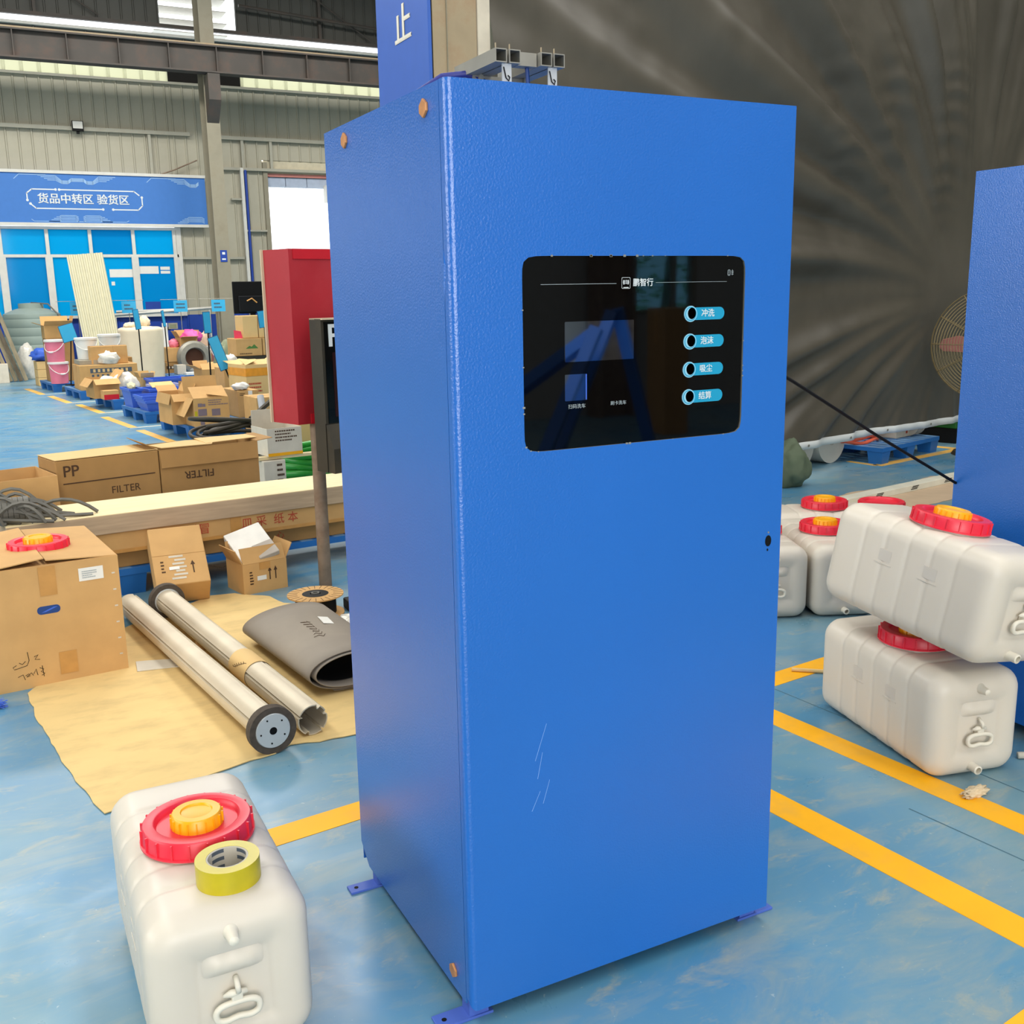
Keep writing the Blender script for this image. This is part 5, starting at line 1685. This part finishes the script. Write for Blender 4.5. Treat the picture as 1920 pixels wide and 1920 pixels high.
# orange taped cartons
o1 = (1.797,9.1,0,0.21,0.45,6)
oa = carton((o1[0], 9.1, 0.0, o1[3] + 0.1, o1[4], 6), 0.4, 'lower carton with an orange stripe beside the red box', 'closed', mCard, tape=False)
patch(oa, 'orange_stripe', 0, o1[3] + 0.1, o1[4] * 0.12, o1[4] * 0.34, mTapeOr)
o2 = (2.109,10.85,0,0.225,0.68,12)
ob = carton((o2[0], 10.85, 0.0, o2[3] + 0.22, o2[4], 12), 0.5, 'tall carton wrapped with wide orange tape left of the red box', 'open', mCard2, flaps=(-70, 80, -70, 60), fl=0.35)
h_ = o2[4]
MB().box(-0.002, o2[3] + 0.222, -0.003, -0.001, h_ * 0.80, h_ * 0.94).box(-0.003, -0.001, -0.002, 0.5, h_ * 0.80, h_ * 0.94).make('orange_tape', mTapeOr, ob)
lines_print(ob, 0.03, o2[3], h_ * 0.5, h_ * 0.7, 3, mInkR, seed=17)
patch(ob, 'label_sticker', o2[3] + 0.03, o2[3] + 0.17, h_ * 0.22, h_ * 0.45, mPaper)

# ---- middle heap
wt_ = thing('wrapped_tank', 'tall cylindrical tank wrapped in cream plastic with a knot on top', 'tank', ((1.831,17,0.593)[0], 17.4, 0))
R_ = 0.359
Ht = 1.006


def wrapf(u, v):
    a = u * 2 * PI
    r = R_ * (0.95 + 0.10 * v if v < 0.9 else 1.04 - 0.9 * ((v - 0.9) / 0.1) ** 2.2)
    k = 1 + 0.025 * noise.noise(Vector((math.cos(a) * 3, math.sin(a) * 3, v * 2.0))) + 0.012 * math.sin(a * 9 + 5 * v)
    if v < 0.12:
        k += 0.12 * (0.12 - v) / 0.12 * (0.5 + noise.noise(Vector((a * 2, 0, 5))))
    return Vector((r * k * math.cos(a), r * k * math.sin(a), (min(v, 0.94) / 0.94) * Ht))


MB().grid(wrapf, 72, 40, closeu=True).make('wrap', mWrap, wt_, smooth=True)
MB().lathe([(R_ * 0.98, Ht - 0.02), (R_ * 0.5, Ht + 0.01), (0.0001, Ht + 0.02)], 32).make('top_film', mWrap, wt_, smooth=True)
blob('knot', mWrap, wt_, (0.08, 0.0, Ht), 0.09, 0.08, 0.11, 3, 0.4)
blob('knot', mWrap, wt_, (-0.16, -0.1, Ht), 0.12, 0.08, 0.05, 8, 0.4)
# leaning ribbed sheet
ls = thing('leaning_sheet', 'tall cream ribbed sheet leaning against the blue window', 'sheet', ((1.578,20.6,0.505)[0], 20.6, 0.0), rot=(math.radians(-9), math.radians(-4.5), 0))
po_ = []
for k in range(8):
    x = -0.34 + k * 0.085
    po_ += [(x, 0.0), (x + 0.03, 0.0), (x + 0.04, -0.02), (x + 0.07, -0.02)]
MB().prism(po_ + [(0.34, 0.0), (0.34, 0.012), (-0.34, 0.012)], 0, 2.42).make('ribbed_sheet', mFrpLoose, ls)
# grey tank and weathered planks at far left
tk = thing('water_tank', 'grey green water tank with ribbed side before the blue window', 'tank', ((0.322,20.9,0.701)[0], 21.25, 0))
Rt = 0.539
Hk = 1.354
prof = [(0.0001, 0), (Rt, 0)]
for k in range(7):
    z = Hk * 0.86 * (k + 1) / 7
    prof += [(Rt, z - 0.05), (Rt * 0.985, z - 0.03), (Rt, z - 0.01)]
prof += [(Rt * 0.97, Hk * 0.91), (Rt * 0.55, Hk * 0.98), (Rt * 0.43, Hk * 0.99), (Rt * 0.43, Hk * 1.06), (0.0001, Hk * 1.07)]
MB().lathe(prof, 40).make('tank_body', mGreyTank, tk, smooth='auto')
MB().tube([(0.0, -0.1, Hk * 1.07), (0.3, -0.2, Hk * 1.05), (Rt * 0.95, -0.3, Hk * 0.85), (Rt * 1.03, -0.3, 0.5)], 0.016, 6).make('pipe', mStrip, tk, smooth=True)
for k in range(8):
    a0 = (-0.075,20,0.086)
    t = thing('old_plank', ['leftmost', 'second from left', 'third from left', 'fourth from left', 'fifth from left', 'sixth from left', 'seventh from left', 'rightmost'][k] + ' of the weathered planks leaning at the far left edge', 'plank', (a0[0] - 0.50 + 0.088 * k, 19.85 + 0.045 * (k % 2), 0),
              rot=(math.radians(-8), math.radians(-16 + 1.2 * (k % 2)), 0), group='weathered leaning planks')
    MB().box(-0.035, 0.035, -0.02, 0.02, 0.012, 1.55 - 0.16 * (k % 3)).make('plank_body', mOldWood if k % 3 else M('dark_weathered_wood', '#5A5142', 0.9, var=0.3, scale=6, stretch=(6, 6, 1)), t)
carton(((-0.653,19.6,0.297)[0], 19.6, 0, 0.40, 0.35, 0), 0.3, 'white carton at the foot of the weathered planks', 'closed', mCardW, tape=False)

# white sloping rail on the window sill
rl = thing('white_rail', 'long white rail sloping along the blue wainscot below the window', 'rail', (0, 0, 0))
MB().tube([(1.941,21.9,1.156), (4.041,21.9,1.264)], 0.035, 4).make('rail_tube', mWhiteM, rl)
MB().tube([(1.995,21.95,1.221), (3.566,21.95,1.24)], 0.03, 4).make('rail_tube', mWhiteM, rl)
ra, rb_ = (1.964,21.92,1.155), (3.929,21.92,1.255)
for q in (ra, rb_):
    MB().box(q[0] - 0.02, q[0] + 0.02, 21.9, 21.94, 0, q[2]).make('rail_post', mWhiteM, rl)
# weighing scale
sx = (2.682,20.2,0.636)[0]
ws = thing('platform_scale', 'weighing scale with grey display on a white post', 'scale', (sx, 20.2, 0))
MB().box(-0.1, 0.45, -0.4, 0.05, 0.0, 0.08).make('platform', mGreyMet, ws)
MB().box(-0.05, 0.05, -0.03, 0.03, 0.08, 1.0).make('post', mWhiteP, ws)
MB().box(0.06, 0.24, -0.10, -0.06, 0.88, 1.0).make('display', mGreyMet, ws)
MB().box(0.085, 0.215, -0.104, -0.10, 0.90, 0.975).make('screen', M('lcd_olive', '#7C7F66', 0.3), ws)
MB().box(0.05, 0.10, -0.08, 0.0, 0.86, 0.92).make('arm', mBlack, ws)
# cartons right of the wrapped tank
k1 = (2.355,18.3,0,0.365,0.321,6)
z1 = k1[4]
ca1 = carton((k1[0], 18.3, 0.0, k1[3], z1, 6), 0.5, 'carton with dark printed band right of the wrapped tank', 'closed', mCardD, tape=False)
patch(ca1, 'dark_band', 0.0, k1[3] * 0.95, z1 * 0.62, z1 * 0.80, mInk)
for k in range(5):
    patch(ca1, 'character_block', k1[3] * (0.08 + 0.18 * k), k1[3] * (0.17 + 0.18 * k), z1 * 0.65, z1 * 0.77, mCardW, y=-0.0024)
k2 = (2.399,18.3,0.4,0.488,0.183,6)
zk = max(0.18, k2[4] + 0.4 - z1)
ca2 = carton((k2[0], 18.3, z1 + 0.004, k2[3], zk, 6), 0.5, 'upper carton with faint lettering right of the wrapped tank', 'closed', mCard, tape=False)
lines_print(ca2, k2[3] * 0.4, k2[3] * 0.9, zk * 0.35, zk * 0.6, 1, mInk, seed=41)
k3 = (2.653,18.35,0.6,0.351,0.128,6)
z3 = z1 + zk + 0.008
ca3 = carton((k3[0], 18.35, z3, k3[3] * 0.9, 0.17, 6), 0.35, 'open carton topped with pink plastic on the stacked cartons', 'open', mCard, flaps=(80, 20, 30, 20))
lump('pink_plastic', 'crumpled bright pink plastic in the open carton', 'plastic', M('hot_pink_plastic', '#E85FA8', 0.5), (k3[0] + 0.24, 18.52, z3 + 0.09), 0.19, 0.13, 0.12, 2, 0.5)
lump('red_packet', 'small red and clear packet left of the pink plastic', 'packet', mPink, (k3[0] - 0.11, 18.45, z3 - 0.004), 0.09, 0.07, 0.09, 22, 0.3)
# back row pallet with small goods
m1 = (2.568,17.209,0)
pm = pallet('small blue pallet in the middle heap under white boxes', m1[0] - 0.32, m1[1] + 0.02, 7, 1.05, 0.8)
bx = (m1[0] - 0.32, m1[1] + 0.02)
tag(MB().box(0, 0.55, 0, 0.14, 0, 0.05, T(bx[0] + 0.28, bx[1] + 0.06, 0.14, rz=0.1)).make('white_box_lid', mPaper, bevel=0.006), 'flat white box on the small middle pallet', 'box')
carton((bx[0] + 0.18, bx[1] + 0.36, 0.14, 0.16, 0.17, 8), 0.2, 'small white carton standing on the small middle pallet', 'closed', mCardW, tape=False)
lump('plastic_bag', 'grey plastic bag of small parts on the small middle pallet', 'bag', mBag, (bx[0] + 0.60, bx[1] + 0.40, 0.14), 0.17, 0.13, 0.10, 31, 0.25)
carton((bx[0] + 0.78, bx[1] + 0.06, 0.14, 0.2, 0.12, 12), 0.25, 'small brown carton at the right of the small middle pallet', 'open', mCard2, flaps=(110, 30, 60, 60))
# flange ring
rgx = (2.838,17.6,0.238)
fr2 = thing('flange_ring', 'large grey metal flange ring standing on edge in the heap', 'ring', (rgx[0] + 0.0, 18.15, 0.40), 0.1)
MB().lathe([(0.17, -0.12), (0.27, -0.12), (0.29, -0.09), (0.31, -0.04), (0.31, 0.04), (0.27, 0.09), (0.19, 0.1), (0.17, 0.06)], 40, Matrix.Rotation(PI / 2, 4, 'X'), close=True).make('ring_body', mGreyMet, fr2, smooth='auto')
for k in range(16):
    an = 2 * PI * k / 16
    MB().box(-0.018, 0.018, -0.015, 0.0, 0, 0.03, Matrix.Rotation(an, 4, 'Y') @ T(0.27, -0.05 + 0.16, 0.0)).make('flange_bolt', mAluIn, fr2)
MB().lathe([(0.0001, -0.02), (0.17, -0.02), (0.17, 0.0), (0.0001, 0.0)], 32, Matrix.Rotation(PI / 2, 4, 'X')).make('rusty_core', M('rust_core', '#5A3A2A', 0.9), fr2)
carton((rgx[0] - 0.10, 18.05, 0.0, 0.4, 0.085, 3), 0.25, 'flat carton under the flange ring', 'closed', mCardD, tape=False)
# small open cartons in front of it
s1_ = (1.99,12.9,0,0.22,0.511,8)
carton((s1_[0], 12.95, 0.0, s1_[3], s1_[4], 8), 0.35, 'small open carton with pale flaps in front of the flange ring', 'open', mCard, flaps=(-50, 30, 60, 60), fl=0.55)
s2_ = (2.088,12,0,0.163,0.585,8)
carton((s2_[0], 12.0, 0.0, s2_[3] + 0.1, s2_[4], 8), 0.35, 'brown carton between fallen marker and orange taped carton', 'closed', mCard, tape=False)
lump('plastic_bag', 'white plastic bag peaking above the brown carton by the orange tape', 'bag', mBag, (s2_[0] + 0.14, 12.2, s2_[4] + 0.006), 0.09, 0.08, 0.09, 41, 0.2)
s3_ = (1.496,11.4,0.142,0.225,0.323,6)
carton((s3_[0], 11.46, 0.142, s3_[3], s3_[4], 6), 0.3, 'low olive brown carton behind the nearest pallet', 'open', mCardD, flaps=(0, 0, 0, 0), missing=(0, 1, 2, 3))
s4_ = (1.741,11.5,0.142,0.087,0.296,6)
carton((s4_[0], 11.55, 0.142, s4_[3] + 0.06, s4_[4], 6), 0.25, 'small red faced box beside the low olive carton', 'closed', M('dull_red_card', '#B4564A', 0.7), tape=False, name='small_box')
bin_('blue bin with black inside behind the battered carton', ((1.94,11.6,0.4)[0] - 0.14, 11.75, 0.142), t7, 0.24, 0.24, 0.16, mPalB)
lump('plastic_bag', 'white plastic bag low between the small cartons', 'bag', M('white_bag', '#E3E0DA', 0.5, bump=0.5, bscale=12), (2.48,15.517,0), 0.20, 0.14, 0.13, 51, 0.25)
lump('plastic_bag', 'white plastic wad at the top of the tall closed carton', 'bag', M('white_bag', '#E3E0DA', 0.5), (n3[0] + 0.06, 10.2, 0.14 + n3[4] + 0.005), 0.09, 0.09, 0.045, 52, 0.45)
lump('black_bag', 'small black bag beside the tall marker stick', 'bag', mRough, (2.58,15.211,0), 0.10, 0.1, 0.12, 53, 0.25)
# buckets, sack and cartons at the back right
bu = (3.138,19.2,0.14,0.294,0.461,0)
bx1 = bu[0]
carton((bx1 - 0.05, 19.2, 0.0, 0.6, 0.40, 6), 0.5, 'carton half hidden under the far white and pink buckets', 'closed', mCardD, tape=False)
bucket('far white bucket right of the pink plastic', (bx1 + 0.16, 19.42, 0.405), 0.15, 0.554-0.405, mWhiteP, 'white buckets')
lump('beige_cloth', 'beige cloth tied on the far white bucket', 'cloth', M('beige_cloth', '#D3B39A', 0.8, bump=0.5, bscale=20), (bx1 + 0.16, 19.42, 0.554+0.002), 0.10, 0.09, 0.16, 61, 0.35)
bucket('far pink bucket left of the olive sack', ((3.458,18.7,0.454)[0], 18.8, 0.0), 0.17, 0.61, mPink, 'pink buckets')
sk = (2.758,14.6,0.556)
lump('olive_sack', 'olive woven sack beside the green printed cartons', 'sack', mGreenBag, (sk[0], 14.9, 0.0), 0.23, 0.22, 0.808*0.58, 71, 0.16, 2.2, 4)
g1 = (2.632,13.6,0.42,0.214,0.466,5)
sh = thing('steel_shelf', 'low dark steel shelf under the green printed cartons', 'shelf', (g1[0] - 0.02, 13.62, 0), math.radians(5))
zs = 0.632
MB().box(0, 1.2, 0, 0.5, zs - 0.05, zs).make('shelf_board', mDarkSt, sh)
MB().box(0.01, 1.19, 0.02, 0.04, zs - 0.22, zs - 0.05).make('front_apron', mDarkSt, sh)
for x in (0.02, 1.14):
    for y in (0.05, 0.44):
        MB().box(x, x + 0.04, y, y + 0.04, 0, zs - 0.05).make('leg', mDarkSt, sh)
hz = g1[4] + 0.42 - zs
for k, nm_ in enumerate(('left carton with green mountain print on the dark shelf', 'right carton with green mountain print on the dark shelf')):
    g = carton((g1[0] + 0.0 + 0.40 * k, 13.64 + 0.035 * k, zs + 0.002, 0.39, hz, 5), 0.42, nm_, 'closed', mCard, group='green printed cartons', tape=False)
    plate_xz('mountain_print', [(0.14, hz * 0.42), (0.20, hz * 0.58), (0.23, hz * 0.52), (0.27, hz * 0.66), (0.33, hz * 0.42)], -0.0022, -0.0012, mInkG, g)
    lines_print(g, 0.05, 0.3, 0.02, hz * 0.2, 1, mInk, seed=60 + k)
zt2 = zs + hz + 0.006
hu = 1.215 - zt2
for k, nm_ in enumerate(('left upright carton behind the black monitor', 'middle upright carton by the sky blue marker', 'right upright carton near the red box')):
    carton((g1[0] + 0.13 + 0.235 * k, 13.70 + 0.02 * k, zt2, 0.225, hu * (1 if k < 2 else 0.55), 5), 0.36, nm_, 'closed', mCard2 if k < 2 else mCard, group='upright cartons', tape=False)
tag(MB().prism([(0, 0), (0.12, 0), (0.10, 0.1), (0.0, 0.12)], 0, 0.012, T(g1[0] - 0.02 + 0.02, 13.72, zt2, rx=PI / 2 - 0.1)).make('pink_card', M('hot_pink_card', '#E8405A', 0.6)), 'small pink card leaning left of the upright cartons', 'card')
# monitor on a stand
mo = thing('black_monitor', 'black flat monitor seen from behind beside the steel column', 'monitor', ((3.355,15.5,1.515)[0], 15.5, 0))
za, zb2 = 1.22, 1.731
hwid = 0.308
MB().box(-hwid, hwid, -0.03, 0.02, za, zb2).make('case', mBlack, mo, bevel=0.01)
MB().box(-hwid * 0.75, hwid * 0.6, -0.06, -0.03, za + 0.03, za + (zb2 - za) * 0.55).make('rear_hump', M('black_satin', '#121316', 0.3), mo, bevel=0.01)
MB().box(-0.04, 0.04, -0.02, 0.02, 0.0, za + 0.1).make('stand_post', mBlack, mo)
MB().box(-0.25, 0.25, -0.2, 0.2, 0.0, 0.02).make('stand_foot', mBlack, mo)
MB().tube([(-0.1, -0.065, za + 0.2), (-0.02, -0.07, za + 0.24), (0.06, -0.065, za + 0.17)], 0.012, 6).make('cable', mTapeBr, mo)

# ================================================================ RIGHT BACKGROUND
rp = (5.939,4.499,0.14)
pr = pallet('blue plastic pallet on the right half under the curtain', rp[0], rp[1], 14.5, 1.0, 1.15, top=mPalT)
ang = math.radians(14.5)


def onr(u, v, z):
    return (rp[0] + u * math.cos(ang) - v * math.sin(ang), rp[1] + u * math.sin(ang) + v * math.cos(ang), z)


ta, tb_, tc_ = (5.845,4.787,0), (5.884,4.495,0), (7.18,4.736,0)
paint([strip(ta, tb_, 0.06), strip(tb_, tc_, 0.09), strip(tc_, (tc_[0] - 0.35, tc_[1] + 1.3), 0.09)], 'faded yellow line round the right pallet', mTapeOld)
hr = thing('hose_coil', 'coil of orange hoses on the right pallet', 'hose', onr(0.20, 0.47, 0.14))
for k in range(5):
    r = 0.30 - 0.014 * k
    MB().tube([(r * math.cos(2 * PI * i / 36), r * 0.8 * math.sin(2 * PI * i / 36), 0.02 + 0.034 * k + 0.012 * math.sin(i * 0.9 + k)) for i in range(36)], 0.016, 7, closed=True).make('coil', mOrangeH if k < 4 else M('olive_hose', '#A88A30', 0.5), hr, smooth=True)
MB().tube([(0.22, -0.1, 0.06), (0.30, -0.06, 0.12), (0.33, 0.02, 0.19)], 0.015, 7).make('hose_end', mOrangeH, hr, smooth=True)
lump('dark_cables', 'dark violet cables heaped behind the orange hoses', 'cables', M('violet_cables', '#4A3D55', 0.6, bump=1.0, bscale=40), onr(0.56, 0.55, 0.14), 0.12, 0.16, 0.12, 81, 0.4)
cw = carton((*onr(0.60, 0.20, 0.14), 0.28, 0.24, 14.5), 0.25, 'cream carton with red mark on the right pallet', 'closed', mCardW, tape=False)
patch(cw, 'red_mark', 0.17, 0.20, 0.03, 0.09, mInkR)
sp_ = thing('wire_spool', 'grey ridged wire spool on the right pallet', 'spool', onr(0.905, 0.22, 0.245), ang)
MB().lathe([(0.03, -0.07), (0.105, -0.07), (0.105, -0.055)] + [(0.088 + 0.006 * (k % 2), -0.05 + 0.0125 * k) for k in range(9)] + [(0.105, 0.055), (0.105, 0.07), (0.03, 0.07)], 32, Matrix.Rotation(PI / 2, 4, 'Y'), close=True).make(
    'spool_body', mCore, sp_, smooth='auto')
gm = thing('green_machine', 'dark green machine foot with black wheel near the right pallet', 'machine', onr(1.55, 0.10, 0.0), ang)
MB().box(0.0, 0.5, 0.0, 0.4, 0.14, 0.55).make('housing', mGreenM, gm, bevel=0.01)
MB().box(-0.05, 0.0, 0.05, 0.35, 0.2, 0.45).make('side_cover', mGreenM, gm, bevel=0.01)
MB().prism([(0.0, 0.0), (0.5, 0.0), (0.54, 0.4), (-0.04, 0.4)], 0.0, 0.14).make('base', mBlack, gm)
wh = thing('black_disc', 'thick black disc standing between wire spool and green machine', 'disc', onr(1.22, 0.45, 0.16), ang)
MB().lathe([(0.05, -0.05), (0.15, -0.05), (0.16, -0.03), (0.16, 0.03), (0.15, 0.05), (0.05, 0.05)], 32, Matrix.Rotation(PI / 2, 4, 'Y'), close=True).make('tyre', mBlack, wh, smooth='auto')
MB().lathe([(0.0001, -0.03), (0.05, -0.03), (0.05, 0.03), (0.0001, 0.03)], 24, Matrix.Rotation(PI / 2, 4, 'Y')).make('hub', mGreyMet, wh)
for k, (px, nm_) in enumerate((((5.665,4.805,-0), 'right white roll lying under the curtain'), ((5.279,4.733,0), 'left white roll lying under the curtain'))):
    wr = thing('white_roll', nm_, 'roll', (px[0], px[1], 0.20 if k == 0 else 0.19), math.radians(12 + 8 * k), 'white rolls under the curtain')
    R_ = 0.20 if k == 0 else 0.19
    MB().lathe([(0.03, 0.0), (R_, 0.0), (R_, 1.1), (0.03, 1.1)], 40, Matrix.Rotation(-PI / 2, 4, 'X'), close=True).make('roll_body', M('white_film_roll', '#D8D4C8', 0.4, var=0.03), wr, smooth='auto')
    MB().lathe([(0.03, 0.0), (0.045, 0.0), (0.045, -0.004), (0.03, -0.004)], 24, Matrix.Rotation(-PI / 2, 4, 'X'), close=True).make('core', mCore, wr)
lump('green_sack', 'olive green sack on the floor beside the big cabinet', 'sack', M('dull_green_cloth', '#5F6B55', 0.75, bump=0.4, bscale=20), ((4.712,4.232,0)[0] - 0.07, (4.712,4.232,0)[1] - 0.02, 0.0), 0.16, 0.15, 0.20, 91, 0.25, 2.0, 4)
# slotted white rail and torn paper on the floor
pp_ = [(3.595,3.081,0), (4.061,3.15,0), (4.479,3.14,0), (4.933,3.141,0), (5.292,3.199,0), (6.3, 3.5, 0), (6.4, 4.0, 0), (6.075,3.848,0), (5.828,3.894,0), (5.461,3.802,0), (5.067,3.746,0), (4.8,3.746,0), (4.297,3.543,0), (3.947,3.473,0)]
o_ = []
for i, a in enumerate(pp_):
    b = pp_[(i + 1) % len(pp_)]
    for j in range(8):
        f = j / 8
        x, y = a[0] + (b[0] - a[0]) * f, a[1] + (b[1] - a[1]) * f
        k = 0.03 * noise.noise(Vector((x * 9, y * 9, 7)))
        o_.append((x + k, y + k))
tag(MB().prism(o_, 0.0015, 0.004).make('torn_paper', M('beige_paper', '#C0A88C', 0.85, var=0.06, dirt='#B49C80', dirt_amt=0.4)), 'torn beige paper strip on the floor under the slotted rail', 'paper')
ra, rb_ = Vector((3.532,3.257,0.004)), Vector((6.6, 3.77, 0.004))
d = rb_ - ra
rw = thing('slotted_rail', 'long white slotted rail lying on torn paper on the floor', 'rail', ra, math.atan2(d.y, d.x))
MB().box(0, d.length, 0, 0.10, 0.0, 0.045).make('rail_body', M('cream_rail', '#DCD8C6', 0.5), rw, bevel=0.003)
for k in range(9):
    for z in (0.012, 0.022, 0.032):
        MB().box(0.38 + 0.44 * k + (z - 0.01), 0.46 + 0.44 * k + (z - 0.01), -0.001, 0.0, z, z + 0.006).make('slot', mBlack, rw)
tag(MB().tube([(0.783, 0.60, 1.50), (1.409, 0.66, 1.203), (1.8, 0.69, 1.006), (2.199, 0.71, 0.812)], 0.005, 6).make('black_rope', mBlack), 'taut black cable running down between the two blue cabinets', 'cable')

# fan in front of the curtain
fc = (6.929,4.3,0.979)
fn = thing('industrial_fan', 'round industrial fan half hidden by the right cabinet', 'fan', (fc[0], 4.3, 0), math.radians(-52))
fz = fc[2]
mb = MB()
RF = 0.47
for k in range(19):
    r = 0.06 + (RF - 0.06) * k / 18
    bul = 0.10 * math.sqrt(max(0, 1 - (r / RF) ** 2))
    for sgn in (-1, 1):
        mb.tube([(r * math.cos(2 * PI * i / 44), sgn * (0.05 + bul), fz + r * math.sin(2 * PI * i / 44)) for i in range(44)], 0.0028, 3, closed=True)
for y in (-0.05, 0.0, 0.05):
    mb.tube([(RF * math.cos(2 * PI * i / 44), y, fz + RF * math.sin(2 * PI * i / 44)) for i in range(44)], 0.005, 4, closed=True)
for k in range(12):
    a = 2 * PI * k / 12
    for sgn in (-1, 1):
        mb.tube([(q * math.cos(a), sgn * (0.054 + 0.10 * math.sqrt(max(0, 1 - (q / RF) ** 2))), fz + q * math.sin(a)) for q in (0.05, 0.15, 0.25, 0.35, 0.43, RF)], 0.004, 4)
mb.make('guard', mFan, fn)
for k in range(3):
    a = 2 * PI * k / 3 + PI + 0.06
    q = Matrix.Translation((0, 0, fz)) @ Matrix.Rotation(-a, 4, 'Y')
    MB().add([(0.07, -0.02, -0.03), (0.25, -0.045, -0.085), (0.38, -0.04, -0.06), (0.41, 0.0, 0.0), (0.38, 0.03, 0.04), (0.22, 0.035, 0.06), (0.07, 0.02, 0.03)], [(0, 1, 2, 3, 4, 5, 6)], q).make(
        'blade', mFanB, fn, solid=0.004)
MB().lathe([(0.0001, -0.05), (0.07, -0.05), (0.08, 0.0), (0.07, 0.12), (0.0001, 0.14)], 24, T(0, 0, fz, rx=-PI / 2)).make('motor', mDarkSt, fn)
MB().tube([(0, 0.14, fz), (0, 0.2, fz - 0.1), (0, 0.2, 0.02)], 0.02, 10).make('stand', mDarkSt, fn)
MB().lathe([(0.0001, 0), (0.26, 0), (0.24, 0.03), (0.0001, 0.035)], 28, T(0, 0.2, 0)).make('base', mDarkSt, fn)
